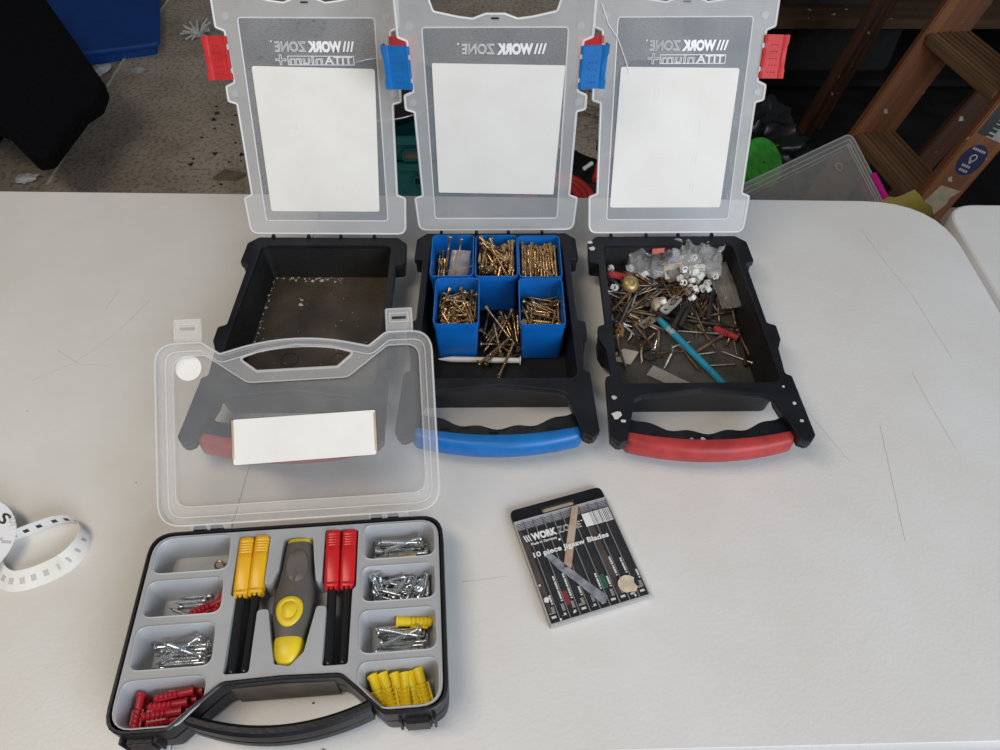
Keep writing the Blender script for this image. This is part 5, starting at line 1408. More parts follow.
for i, (x, y, z) in enumerate(((-0.0720, -0.0330, 0.018), (-0.0735, -0.0640, 0.020), (-0.0440, -0.0350, 0.022), (-0.0105, -0.0890, 0.020), (-0.0270, -0.0430, 0.024))):
    o = bpy.data.objects.new('cable_clip', cme)
    COL.objects.link(o)
    o.location = rt(x, y, z)
    o.rotation_euler = (i * 1.7, i * 2.3, i)
    tag(o, 'stray white nylon clip among the nails on the left half of the jumble', 'cable clip', 'stray white clips')
# other odds and ends
bl = MB().lathe([(0.0001, -0.006), (0.006, -0.006), (0.0105, -0.003), (0.0115, 0.0), (0.0105, 0.003), (0.006, 0.006), (0.0035, 0.006), (0.0035, 0.004), (0.0001, 0.004)], 18).build('brass_knob', mat('aged_brass', (0.42, 0.31, 0.13), 0.42, metal=0.6, var=0.3, scale=90), None, rt(-0.0500, -0.0640, 0.0240), (R(35), R(15), 0), 40)
tag(bl, 'round brassy knob on the left of the jumble', 'knob')
lp = lump('plastic_lump', mat('beige_filler', (0.44, 0.34, 0.26), 0.7, var=0.1), rt(-0.0200, -0.0950, 0.0180), (0.0065, 0.0095, 0.006), 3, 0.25, 2, 3)
tag(lp, 'beige lump of filler above the blue pencil', 'lump')
rd = MB()
rd.prism(rounded([(-0.010, -0.004), (0.006, -0.006), (0.011, 0.005), (0.002, 0.004), (-0.004, 0.009)], 0.001, 2), 0, 0.004)
rd = rd.build('foil_scrap', mat('coral_plastic', (0.62, 0.16, 0.12), 0.5, var=0.15), None, rt(-0.0105, -0.0150, 0.0385), (R(25), R(-10), 0.2), 40)
tag(rd, 'torn coral red scrap caught on the clear bag', 'scrap')

def bracket(x, y, z, ang, L, w, bend, m, label):
    b = MB()
    pts = rrect(-L / 2, -w / 2, L / 2, w / 2, w * 0.3, 3)
    hs = [circle(-L * 0.33, 0, w * 0.2, 8), circle(0.0, 0, w * 0.16, 8), circle(L * 0.33, 0, w * 0.2, 8)]
    me = plate_mesh(pts, hs, 0, 0.0018, 0)
    for v in me.vertices:
        if v.co.x > 0:
            v.co.z += bend * v.co.x
    o = link('metal_plate', me, m, None, rt(x, y, z), (0, 0, R(ang)), 40)
    return tag(o, label, 'bracket')

bracket(-0.0450, -0.1180, 0.0040, -85, 0.045, 0.0140, 0.10, BROWNSCREW, 'black steel hinge plate at the front edge of the jumble on the left')
bracket(-0.0290, -0.1140, 0.0070, 40, 0.034, 0.0110, 0.05, STEEL, 'dull steel plate leaning on the black hinge plate')
bracket(-0.0620, -0.1040, 0.0060, 55, 0.036, 0.0120, 0.10, BROWNSCREW, 'black plate by the left wall of the tray')
bracket(-0.0030, -0.0990, 0.0200, 48, 0.036, 0.0120, 0.06, mat('scuffed_tin', (0.52, 0.49, 0.45), 0.4, metal=0.5, var=0.35, scale=80), 'pale scuffed tin plate just above the blue pencil')
for (x, y, ang, L, lab) in ((0.0170, -0.1060, 62, 0.050, 'black steel rod right of the pale tin plate'), (0.0480, -0.0950, 75, 0.046, 'black rod beside the greyish bag'), (0.0060, -0.1130, 60, 0.040, 'black rod lying next to the blue pencil end')):
    m = MB()
    m.lathe([(0.0001, -L / 2), (0.0026, -L / 2), (0.0030, -L / 2 + 0.002), (0.0030, L / 2 - 0.006), (0.0046, L / 2 - 0.005), (0.0046, L / 2), (0.0001, L / 2)], 8)
    o = m.build('masonry_bolt', BROWNSCREW, None, smooth=40)
    dd = Vector((math.cos(R(ang)), math.sin(R(ang)), 0.15))
    o.matrix_world = Matrix.Translation(rt(x, y, 0.0165)) @ dd.to_track_quat('Z', 'Y').to_matrix().to_4x4()
    tag(o, lab, 'bolt')
# black chain tie with a round end, lying on the tray floor
ct = empty('key_hook', rt(-0.0360, -0.1650, 0.0018))
MB().tube([(0.0085 * math.cos(a), 0.0085 * math.sin(a), 0) for a in [2 * math.pi * k / 20 for k in range(20)]], 0.0016, 6, closed=True).build('ring', BROWNSCREW, ct, smooth=60)
MB().tube([(0.009, 0.001, 0), (0.030, 0.004, 0.001), (0.060, 0.004, 0.001), (0.082, 0.018, 0.001)], 0.0013, 6).build('stem', RUST, ct, smooth=60)
tag(ct, 'black ring with a long thin stem on the tray floor behind the blue pencil', 'hook')
bm_ = lump('copper_knot', mat('copper_wire', (0.42, 0.22, 0.10), 0.4, metal=0.6, var=0.4, scale=200), rt(-0.0700, -0.1290, 0.007), (0.006, 0.010, 0.005), 5, 0.6, 5, 3)
tag(bm_, 'small tangle of copper wire at the left wall of the tray', 'wire')
random.seed(5)
cw = MB()
for k in range(7):
    p0 = Vector((random.gauss(0, .006), random.gauss(0, .008), random.uniform(0, .006)))
    pts = [p0 + Vector((random.gauss(0, .007), random.gauss(0, .008), random.uniform(-0.002, .005))) for _ in range(5)]
    cw.tube(pts, 0.0009, 5)
o = cw.build('wire_tangle', mat('rusty_wire', (0.22, 0.10, 0.045), 0.6, metal=0.4, var=0.3), None, rt(0.0120, -0.0760, 0.0240), smooth=60)
tag(o, 'tangle of rusty brown wire in the middle of the jumble', 'wire')

# ------------------------------------------------------------------ pack of jigsaw blades
PK = empty('blade_pack', (0.0764, 0.3362, 0), R(17.2))
CARD = mat('black_card', (0.012, 0.012, 0.015), 0.30, var=0.3, scale=40)
PRW = mat('white_print', (0.82, 0.82, 0.82), 0.5)
CLEARP = mat('clear_blister', (0.30, 0.32, 0.35), 0.12, alpha=0.03)
BLW = mat('milky_blister_edge', (0.60, 0.59, 0.57), 0.25, alpha=0.62)
slot = rrect(-0.0185, 0.0520, 0.0175, 0.0585, 0.0032, 4)
plate('card', rounded([(-0.0500, -0.0620), (0.0500, -0.0620), (0.0505, 0.0640), (-0.0505, 0.0640)], [0.001, 0.001, 0.007, 0.007], 5), [slot], 0.0004, 0.0060, CARD, PK, bevel=0.0004)
bo = rrect(-0.0508, -0.0628, 0.0508, 0.0490, 0.0015, 3)
plate('blister_wall', bo, [rrect(-0.0494, -0.0614, 0.0494, 0.0476, 0.0008, 2)], 0.0003, 0.0090, BLW, PK)
plate('blister_front', rrect(-0.0498, -0.0618, 0.0498, 0.0480, 0.0008, 2), [], 0.0086, 0.0089, CLEARP, PK)
RIB = mat('rib_grey', (0.42, 0.43, 0.45), 0.3, alpha=0.6)
for k in range(1, 10):
    x = -0.0498 + 0.0996 * k / 10
    MB().box(x - 0.00030, x + 0.00030, -0.0610, 0.0485, 0.0061, 0.0085).build('rib', RIB, PK)
HATCH = stripe_material('tiny_print', (0.022, 0.022, 0.028), (0.40, 0.40, 0.46), 190, 0.42, 'Y', 900)
ICON = stripe_material('icon_print', (0.03, 0.03, 0.03), (0.50, 0.50, 0.49), 260, 0.40, 'Y', 500)
DASH = stripe_material('dash_print', (0.02, 0.02, 0.02), (0.82, 0.82, 0.80), 130, 0.16, 'Y', 300)
BLADE = mat('blade_steel', (0.035, 0.034, 0.038), 0.35, metal=0.5, var=0.4, scale=60)
BLRED = mat('blade_red', (0.26, 0.025, 0.022), 0.4, var=0.2)
BLGRN = mat('blade_green', (0.02, 0.13, 0.08), 0.4, var=0.2)
BLBRN = mat('blade_brown', (0.075, 0.052, 0.042), 0.4, var=0.3)

def blade_mesh():
    p = [(-0.0016, -0.046), (0.0016, -0.046), (0.0020, -0.034), (0.0032, -0.032), (0.0032, -0.028)]
    y = -0.028
    while y < 0.034:
        p += [(0.0040, y + 0.0008), (0.0031, y + 0.0016)]
        y += 0.0016
    p += [(0.0030, 0.036), (-0.0010, 0.044), (-0.0026, 0.040), (-0.0026, -0.032), (-0.0016, -0.034)]
    return p
for k in range(10):
    x = -0.0448 + 0.00996 * k
    m = BLADE if k not in (0, 2, 5, 7) else {0: BLBRN, 2: BLADE, 5: BLADE, 7: BLBRN}[k]
    sh = [0.001, -0.004, -0.006, 0.002, -0.004, -0.003, -0.001, 0.0, 0.003, 0.002][k]
    bl_ = MB().prism(blade_mesh(), 0, 0.0009).build('blade', m, PK, (x - 0.0015, -0.006 + sh, 0.0063))
    if k in (2, 6):
        MB().box(-0.0034, 0.0020, -0.036, -0.022, 0.0009, 0.0013).build('coloured_band', BLRED if k == 2 else BLGRN, bl_)
    MB().box(x - 0.0044, x + 0.0044, 0.0392, 0.0478, 0.0060, 0.00615).build('fine_print', HATCH, PK)
    MB().box(x - 0.0030, x + 0.0036, -0.0520, -0.0450, 0.0060, 0.0062).build('icon', ICON, PK)
    MB().box(x - 0.0018, x + 0.0028, -0.0562, -0.0540, 0.0060, 0.0062).build('code_print', PRW, PK)
strips = [(0, -0.0435, -0.0325), (1, -0.0430, -0.0165), (2, -0.0430, -0.0155), (3, -0.0430, -0.0330), (4, -0.0430, -0.0310), (5, -0.0425, -0.0235), (6, -0.0430, -0.0305), (7, -0.0345, -0.0115), (8, -0.0345, -0.0165), (9, -0.0430, -0.0330)]
for k, y0, y1 in strips:
    x = -0.0448 + 0.00996 * k + 0.0030
    n = max(2, int((y1 - y0) / 0.0024))
    s = MB()
    for j in range(n):
        s.box(x - 0.0009, x + 0.0009, y0 + j * 0.0024, y0 + j * 0.0024 + (0.0020 if j % 4 else 0.0013), 0.0074, 0.00760)
    s.build('blade_print', PRW, PK)
zt = 0.0092
for j in range(3):
    x = -0.0465 + j * 0.0023
    MB().prism([(x, 0.0310), (x + 0.0012, 0.0310), (x + 0.0030, 0.0238), (x + 0.0018, 0.0238)], zt - 0.0002, zt).build('logo_bar', PRW, PK)
link('logo_text', text_mesh('WORK', 0.0100, bold=0.0006, width=0.0265, depth=0.0001), PRW, PK, (-0.0385, 0.0240, zt))
link('logo_text', text_mesh('ZONE', 0.0100, outline=0.00022, width=0.0250), PRW, PK, (-0.0110, 0.0240, zt))
plate('logo_dot', circle(0.0160, 0.0305, 0.0008, 8), [], zt - 0.0002, zt, PRW, PK)
link('small_text', text_mesh('Made in Germany', 0.0038, bold=0.00008, width=0.0275, depth=0.0001), PRW, PK, (-0.0415, 0.0190, zt))
plate('quality_mark', circle(-0.0125, 0.0172, 0.0013, 10), [], zt - 0.0002, zt, PRW, PK)
link('title_text', text_mesh('10 piece Jigsaw Blades', 0.0074, bold=0.00020, width=0.0790, depth=0.0002), PRW, PK, (-0.0430, 0.0056, zt + 0.0006))
bc = MB().box(0.0185, 0.0482, 0.0222, 0.0370, zt - 0.0003, zt - 0.0001).build('barcode_field', PRW, PK)
BARK = mat('barcode_ink', (0.03, 0.03, 0.03), 0.6)
x = 0.0268
random.seed(2)
while x < 0.0475:
    wd_ = random.choice((0.0003, 0.0005, 0.0008))
    MB().box(x, x + wd_, 0.0226, 0.0366, zt - 0.0001, zt).build('bar', BARK, bc)
    x += wd_ + random.choice((0.0005, 0.0008, 0.0011))
# tape and grime stuck on the pack
zz = 0.0093
plate('masking_tape', rounded([(0.0125, 0.0485), (0.0190, 0.0470), (0.0035, 0.0160), (-0.0120, -0.0150), (-0.0190, -0.0120), (-0.0050, 0.0160)], 0.001, 2), [], zz, zz + 0.0003, mat('old_masking_tape', (0.50, 0.40, 0.30), 0.7, color2=(0.40, 0.25, 0.19), scale=60), PK)
plate('silver_tape', rounded([(-0.0340, 0.0085), (-0.0270, 0.0075), (-0.0060, -0.0270), (0.0110, -0.0520), (0.0070, -0.0570), (0.0020, -0.0560), (-0.0130, -0.0300), (-0.0250, -0.0120)], 0.001, 2), [], zz, zz + 0.0003,
      mat('torn_silver_tape', (0.42, 0.44, 0.50), 0.4, color2=(0.22, 0.23, 0.27), scale=130, alpha=0.75), PK)
pp = [(0.0325 + 0.0098 * (0.75 + 0.35 * ((k * 7919) % 10) / 10) * math.cos(k * 0.483), -0.0470 + 0.0098 * (0.75 + 0.35 * ((k * 104729) % 10) / 10) * math.sin(k * 0.483)) for k in range(13)]
plate('tape_patch', pp, [], zz, zz + 0.0006, mat('cream_tape', (0.66, 0.56, 0.43), 0.75, var=0.2, scale=120), PK)
plate('paper_chip', [(-0.0486, -0.0400), (-0.0448, -0.0415), (-0.0428, -0.0375), (-0.0455, -0.0355), (-0.0482, -0.0368)], [], zz, zz + 0.0005, PAPER, PK)
for (x, y) in ((-0.0395, -0.0600), (-0.0250, -0.0572), (0.036, -0.0590), (-0.0475, -0.0230)):
    plate('paint_fleck', circle(x, y, 0.0011, 7), [], zz, zz + 0.0004, PAPER, PK)
tag(PK, 'black card pack of ten jigsaw blades under a clear taped blister', 'blade pack')

# ------------------------------------------------------------------ paper strip and disc at the left edge
SP = mat('label_strip_paper', (0.80, 0.785, 0.75), 0.6, var=0.05)
MK = mat('black_strip_mark', (0.03, 0.03, 0.03), 0.7)
MKG = mat('grey_strip_mark', (0.52, 0.50, 0.485), 0.7)
ctrl = [(-0.520, 0.352), (-0.492, 0.352), (-0.470, 0.362), (-0.448, 0.371), (-0.430, 0.370), (-0.416, 0.358), (-0.4115, 0.341), (-0.419, 0.322), (-0.437, 0.308), (-0.459, 0.299), (-0.476, 0.299), (-0.492, 0.308), (-0.506, 0.326)]

def spline(c, n):
    out = []
    for i in range(len(c) - 1):
        p0, p1, p2, p3 = [Vector(c[max(0, min(len(c) - 1, i + k))]) for k in (-1, 0, 1, 2)]
        for k in range(n):
            t = k / n
            out.append(0.5 * ((2 * p1) + (p2 - p0) * t + (2 * p0 - 5 * p1 + 4 * p2 - p3) * t * t + (3 * p1 - p0 - 3 * p2 + p3) * t ** 3))
    out.append(Vector(c[-1]))
    return out
sp = spline(ctrl, 10)
SR = empty('paper_strip', (sp[0].x, sp[0].y, 0))
so = Vector((sp[0].x, sp[0].y))

def lean(i):
    # the strip leans outwards towards the camera on its near side
    t = i / (len(sp) - 1)
    return 0.0145 * max(0.0, min(1.0, (t - 0.42) / 0.2)) + 0.002
SH = 0.0200

def frame(i):
    a, b = sp[max(0, i - 1)], sp[min(len(sp) - 1, i + 1)]
    t = (b - a).normalized()
    return sp[i] - so, Vector((t.y, -t.x))     # inner side is to the right of the travel
loops = []
for i in range(len(sp)):
    p, nrm = frame(i)
    ln = lean(i)
    q = p + nrm * ln
    hh = math.sqrt(SH ** 2 - ln ** 2)
    e = 0.00015
    loops.append([(p.x - nrm.x * e, p.y - nrm.y * e, 0.0002), (p.x + nrm.x * e, p.y + nrm.y * e, 0.0002), (q.x + nrm.x * e, q.y + nrm.y * e, hh), (q.x - nrm.x * e, q.y - nrm.y * e, hh)])
MB().loft(loops).build('strip', SP, SR, smooth=40)
acc = 0.0
nxt = 0.006
for i in range(1, len(sp) - 1):
    acc += (sp[i] - sp[i - 1]).length
    if acc >= nxt:
        nxt += 0.0128
        p, nrm = frame(i)
        t = Vector((-nrm.y, nrm.x))
        ln = lean(i)
        for side, mm in ((1, MK), (-1, MKG)):
            pts = []
            for dt, f in ((-0.0024, 0.36), (0.0024, 0.36), (0.0024, 0.66), (-0.0024, 0.66)):
                q = p + nrm * (ln * f + side * 0.00022) + t * dt
                pts.append(Vector((q.x, q.y, f * math.sqrt(SH ** 2 - ln ** 2))))
            d = Vector((nrm.x, nrm.y, 0)) * (side * 0.00012)
            MB().loft([[tuple(v) for v in pts], [tuple(v + d) for v in pts]]).build('printed_mark', mm, SR)
tag(SR, 'white paper strip with black marks curled into a loop on the table', 'paper strip')

DC = empty('paper_disc', (-0.5230, 0.3400, 0.0245), rot=(R(4), R(9), 0))
plate('disc', circle(0, 0, 0.0460, 48), [], 0, 0.0006, mat('printed_paper', (0.78, 0.79, 0.82), 0.6, var=0.04), DC)
link('disc_text', text_mesh('S', 0.0150, bold=0.0003, width=0.010, depth=0.0001), MK, DC, (0.0215, 0.0230, 0.0008), (0, 0, R(-30)))
link('disc_text', text_mesh('CUT', 0.0075, bold=0.0001, width=0.0140, depth=0.0001), MKG, DC, (0.0310, 0.0280, 0.0008), (0, 0, R(-60)))
for (x0, x1, y0) in ((-0.02, 0.0350, 0.0035), (0.0350, 0.0440, 0.0010), (-0.02, 0.0345, -0.0095)):
    MB().box(x0, x1, y0 - 0.0015, y0 + 0.0015, 0.0006, 0.0008).build('printed_bar', MKG, DC)
tag(DC, 'round white printed paper disc lying on the end of the strip', 'paper disc')

# ------------------------------------------------------------------ black specks on the table near the front
random.seed(4)
for i, (x, y, s) in enumerate(((-0.148, 0.158, 0.0020), (-0.139, 0.150, 0.0026), (-0.163, 0.196, 0.0012), (-0.146, 0.176, 0.0010))):
    o = lump('grit_speck', MK, (x, y, 0.0004), (s, s * 0.6, s * 0.5), i + 2, 0.5, 3, 2)
    tag(o, 'small black speck of grit on the table below the organizer handle', 'grit', 'specks of grit')

# ------------------------------------------------------------------ background: left
BOARD = mat('black_fabric', (0.006, 0.006, 0.008), 0.85, var=0.3, scale=90, bump=0.4, bscale=300, spec=0.15)
f_ = 0.803
bp = [(-2.60, 3.60), (-2.10, 3.50), (-1.483, 2.619), (-1.468, 2.512), (-1.500, 2.440), (-1.513, 2.165), (-1.559, 2.145), (-1.74, 2.330), (-2.60, 2.80)]
bp = [(x * f_, y * f_) for x, y in bp]
BB = empty('black_board', (-1.60, 2.15, FLOORZ))
pts = [(x + 1.60, y - 2.15) for x, y in bp]
plate('panel', rounded(pts, 0.02, 4), [], 0.225, 0.280, BOARD, BB, bevel=0.012)
MB().box(-0.60, -0.10, 0.02, 0.40, 0.0, 0.230).build('plinth', BOARD, BB)
MB().tube([(x, y, 0.264) for x, y in rounded(pts, 0.02, 4)], 0.003, 5, closed=True).build('piping', BOARD, BB, smooth=60)
tag(BB, 'thick black fabric covered board on a plinth at the left edge', 'board')

BX = empty('blue_box', (-1.3220, 2.8150, FLOORZ), R(16.5))
BLB = mat('cobalt_plastic', (0.006, 0.075, 0.34), 0.5, var=0.08, scale=10)
MB().loft([[(x, y, z) for x, y in offset(rrect(-0.62, 0.0, 0.0, 0.60, 0.03, 4), i_)] for z, i_ in ((0, 0.015), (0.05, 0.008))]).build('body', BLB, BX, smooth=40)
plate('lid', rrect(-0.63, -0.01, 0.01, 0.61, 0.03, 5), [], 0.045, 0.062, BLB, BX, bevel=0.006)
tag(BX, 'flat blue plastic box on the floor behind the black board', 'storage box')

SCR = mat('white_scrap', (0.70, 0.70, 0.70), 0.7, var=0.1)
for i, (x, y, sx, sy, lab) in enumerate(((-1.520, 2.700, 0.030, 0.035, 'white paper scrap between the black board and the blue box'), (-1.374, 2.700, 0.032, 0.018, 'grey white scrap of film on the carpet'), (-1.515, 2.005, 0.032, 0.020, 'white chip lying by the table edge in front of the black board'))):
    o = lump('litter_scrap', SCR if i != 1 else mat('grey_scrap', (0.42, 0.43, 0.45), 0.6, var=0.2), (x, y, FLOORZ + 0.012), (sx, sy, 0.010), i + 1, 0.5, 3, 3)
    tag(o, lab, 'litter')
o = plate('wood_chip', rounded([(-0.05, -0.02), (0.03, -0.025), (0.055, 0.005), (-0.02, 0.028)], 0.004, 2), [], FLOORZ + 0.006, FLOORZ + 0.016, mat('pale_wood', (0.24, 0.19, 0.13), 0.8, var=0.2), None, loc=(-0.87, 2.02, 0))
tag(o, 'flat offcut of pale wood on the carpet beside the left case', 'offcut')
random.seed(12)
tf = empty('shredded_tuft', (-1.215, 2.965, FLOORZ + 0.006))
for k in range(26):
    a = random.random() * 6.28
    d = Vector((math.cos(a), math.sin(a), random.uniform(0.2, 1.2))).normalized()
    e = d * random.uniform(0.04, 0.085)
    MB().tube([(0, 0, 0.004), tuple(e * 0.5 + Vector((0, 0, 0.01))), tuple(e)], 0.004, 4).build('shred', SCR, tf)
tag(tf, 'tuft of shredded white plastic on the floor by the red clip', 'litter')
# crumbs on the carpet
cb = MB()
for k in range(170):
    x, y = random.uniform(-1.02, -0.6), random.uniform(1.9, 3.4)
    s = random.choice((0.004, 0.006, 0.010))
    a = random.random() * 6
    cb.prism([(x + s * math.cos(a + q * 2.1), y + s * math.sin(a + q * 2.1)) for q in range(3)], FLOORZ + 0.004, FLOORZ + 0.006 + s * 0.5)
o = cb.build('carpet_crumbs', mat('dark_crumb', (0.06, 0.045, 0.035), 0.9, var=0.4), None)
tag(o, 'dark crumbs and grit scattered over the brown carpet', 'crumbs', kind='stuff')

# ------------------------------------------------------------------ background: seen between the lids
TEAL = mat('teal_plastic', (0.008, 0.120, 0.125), 0.4, var=0.12, scale=10)
for i in range(2):
    z0 = -0.435 + 0.072 * i
    T = empty('teal_crate', (-0.26, 1.545, z0 - (0.305 if i == 0 else 0)))
    hh = 0.072 + (0.305 if i == 0 else 0)
    MB().loft([[(x, y, z) for x, y in offset(rrect(-0.19, 0.0, 0.19, 0.30, 0.015, 3), d_)] for z, d_ in ((0.0, 0.012), (hh - 0.018, 0.004), (hh - 0.018, -0.006), (hh, -0.006), (hh, 0.004), (0.006 + (0.305 if i == 0 else 0), 0.012))]).build('shell', TEAL, T, smooth=40)
    plate('handle_opening', rrect(-0.024, 0.012, 0.024, 0.040, 0.006, 3), [rrect(-0.019, 0.016, 0.019, 0.036, 0.004, 3)], 0, 0.006, TEAL, T, loc=(0.070 - 0.02 * i, -0.001, hh - 0.075), rot=(R(90), 0, 0))
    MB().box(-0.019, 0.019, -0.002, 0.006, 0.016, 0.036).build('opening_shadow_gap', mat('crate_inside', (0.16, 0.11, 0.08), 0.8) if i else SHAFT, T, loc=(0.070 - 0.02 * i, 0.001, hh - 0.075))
    tag(T, ['tall teal plastic crate at the bottom of the stack seen between the lids', 'shallow teal plastic tray stacked on top of the tall teal crate'][i], 'crate', 'teal crates')
PANM = mat('dark_pan', (0.04, 0.035, 0.04), 0.4, metal=0.4, var=0.2)
PN = empty('metal_pan', (-0.285, 1.70, -0.289))
MB().lathe([(0.0001, 0.0), (0.12, 0.0), (0.150, 0.035), (0.146, 0.035), (0.118, 0.004), (0.0001, 0.004)], 40).build('bowl', PANM, PN, smooth=50)
MB().tube([(0.149 * math.cos(a), 0.149 * math.sin(a), 0.0355) for a in [2 * math.pi * k / 44 for k in range(44)]], 0.0022, 6, closed=True).build('rim', mat('worn_steel_rim', (0.62, 0.60, 0.58), 0.3, metal=0.9), PN, smooth=60)
tag(PN, 'dark metal pan with a bright rim on top of the teal trays', 'pan')

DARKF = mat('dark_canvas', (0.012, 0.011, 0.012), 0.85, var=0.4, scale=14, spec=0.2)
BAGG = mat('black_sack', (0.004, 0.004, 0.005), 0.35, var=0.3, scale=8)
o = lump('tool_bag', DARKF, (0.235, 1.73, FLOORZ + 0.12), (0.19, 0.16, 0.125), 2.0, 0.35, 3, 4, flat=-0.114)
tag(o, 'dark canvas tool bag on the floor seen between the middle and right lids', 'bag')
for i, (a, b, r_, m_, nm, lab) in enumerate((((0.27, 1.72, -0.44), (0.36, 2.02, -0.37), 0.020, BROWNSCREW, 'hand_tool', 'black hand tool poking out of the dark bag, farther one'),
                                       ((0.17, 1.64, -0.46), (0.20, 1.92, -0.37), 0.016, DARKF, 'hand_tool', 'black hand tool poking out of the dark bag, nearer one'),
                                       ((0.245, 1.60, -0.452), (0.262, 1.66, -0.438), 0.012, CLIPRED, 'red_cap', 'small red cap on top of the dark tool bag'),
                                       ((0.215, 1.640, -0.446), (0.240, 1.655, -0.436), 0.006, WHITEPL, 'white_tag', 'small white peg on top of the dark tool bag'))):
    v0, v1 = Vector(a), Vector(b)
    M = Matrix.Translation(v0) @ (v1 - v0).to_track_quat('Z', 'Y').to_matrix().to_4x4()
    L = (v1 - v0).length
    o = MB().lathe([(0.0001, 0), (r_ * 0.8, 0), (r_, L * 0.08), (r_ * 0.85, L * 0.4), (r_, L * 0.9), (r_ * 0.7, L), (0.0001, L)], 12, M).build(nm, m_, None, smooth=50)
    tag(o, lab, 'tool')
rg = MB()
for k in range(3):
    rr = 0.085 - 0.016 * k
    rg.tube([(rr * math.cos(a), rr * math.sin(a), 0.008 + 0.004 * k) for a in [2 * math.pi * q / 36 for q in range(36)]], 0.010, 8, closed=True)
o = rg.build('hose_coil', mat('red_hose', (0.42, 0.02, 0.02), 0.4, var=0.1), None, (0.125, 1.385, -0.365), (R(8), 0, 0), 60)
tag(o, 'coil of red hose just behind the table between the middle and right cases', 'hose')
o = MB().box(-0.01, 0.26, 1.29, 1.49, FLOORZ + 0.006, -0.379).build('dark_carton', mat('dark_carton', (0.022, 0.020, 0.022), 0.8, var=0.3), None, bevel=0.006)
tag(o, 'dark carton standing under the coil of red hose', 'carton')
random.seed(31)
br = empty('twig_bundle', (0.34, 2.42, FLOORZ + 0.006))
for k in range(46):
    x, y = random.uniform(-0.12, 0.12), random.uniform(-0.22, 0.22)
    a = random.random() * 3.14
    l = random.uniform(0.08, 0.2)
    z = random.uniform(0.006, 0.06)
    MB().tube([(x, y, z), (x + l * math.cos(a) * 0.5, y + l * math.sin(a) * 0.5, z + random.uniform(-0.005, 0.03)), (x + l * math.cos(a), y + l * math.sin(a), z)], random.uniform(0.002, 0.005), 5).build('twig', mat('dry_twig', (0.22, 0.18, 0.14), 0.9, var=0.4, scale=30), br)
tag(br, 'heap of dry twigs on the floor between the middle and right lids', 'twigs')

# ------------------------------------------------------------------ background: right
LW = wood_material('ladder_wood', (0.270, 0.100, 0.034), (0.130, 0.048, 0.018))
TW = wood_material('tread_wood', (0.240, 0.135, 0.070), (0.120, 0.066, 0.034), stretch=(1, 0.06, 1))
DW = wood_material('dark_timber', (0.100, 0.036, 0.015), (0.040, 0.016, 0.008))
LD = empty('step_ladder', (1.0, 1.60, FLOORZ + 0.0075))

def beam(name, a, b, w_, t_, m, parent, xdir=Vector((1, 0, 0)), bevel=0.003):
    """A straight timber from a to b; w_ across (along xdir), t_ deep."""
    a, b = Vector(a), Vector(b)
    zd = (b - a).normalized()
    yd = zd.cross(xdir).normalized()
    xd = yd.cross(zd).normalized()
    L = (b - a).length
    o = MB().box(-w_ / 2, w_ / 2, -t_ / 2, t_ / 2, 0, L).build(name, m, parent, bevel=bevel)
    Mx = Matrix((xd, yd, zd)).transposed().to_4x4()
    Mx.translation = a
    o.matrix_local = Mx
    return o

org_l = Vector((1.0, 1.60, FLOORZ + 0.0075))
dr = Vector((0.093, 0.040, 0.24))

def rail(p, z):
    return p + dr * ((z - p.z) / dr.z) - org_l
pa, pb = Vector((0.985, 1.750, -0.40)), Vector((1.036, 1.456, -0.40))
ra = beam('rail', rail(pa, org_l.z + 0.001), rail(pa, 0.75), 0.100, 0.026, LW, LD)
rb = beam('rail', rail(pb, org_l.z + 0.001), rail(pb, 0.75), 0.090, 0.026, LW, LD)
for z in (-0.64, -0.40, -0.155, 0.09):
    A, B = rail(pa, z), rail(pb, z)
    d = (B - A).normalized()
    side = Vector((1, 0, 0)) - d * d.x
    side.normalize()
    up = Vector((0, 0, 1))
    t = MB()
    Lt = (B - A).length - 0.026
    t.box(-0.055, 0.055, 0, Lt, -0.026, 0.0)
    st_ = t.build('tread', TW, LD, bevel=0.003)
    Mx = Matrix((side, d, up)).transposed().to_4x4()
    Mx.translation = A + d * 0.013
    st_.matrix_local = Mx
    for k in range(7):
        MB().box(-0.045 + k * 0.0145, -0.0375 + k * 0.0145, 0.004, Lt - 0.004, -0.001, 0.0035).build('tread_ridge', TW, st_)
# rear frame of the ladder
dr2 = Vector((0.11, 0.035, 0.24))
for p in (pa + Vector((0.19, -0.02, 0)), pb + Vector((0.235, 0.02, 0))):
    q = lambda z: p + dr2 * ((z - p.z) / dr2.z) - org_l
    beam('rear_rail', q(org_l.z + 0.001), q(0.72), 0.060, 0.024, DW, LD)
p1, p2 = pa + Vector((0.19, -0.02, 0)), pb + Vector((0.235, 0.02, 0))
for z in (-0.62, -0.22, 0.15):
    a = p1 + dr2 * ((z - p1.z) / dr2.z) - org_l
    b = p2 + dr2 * ((z - p2.z) / dr2.z) - org_l
    beam('cross_rail', a, b, 0.020, 0.07, DW, LD, xdir=Vector((1, 0, 0)))
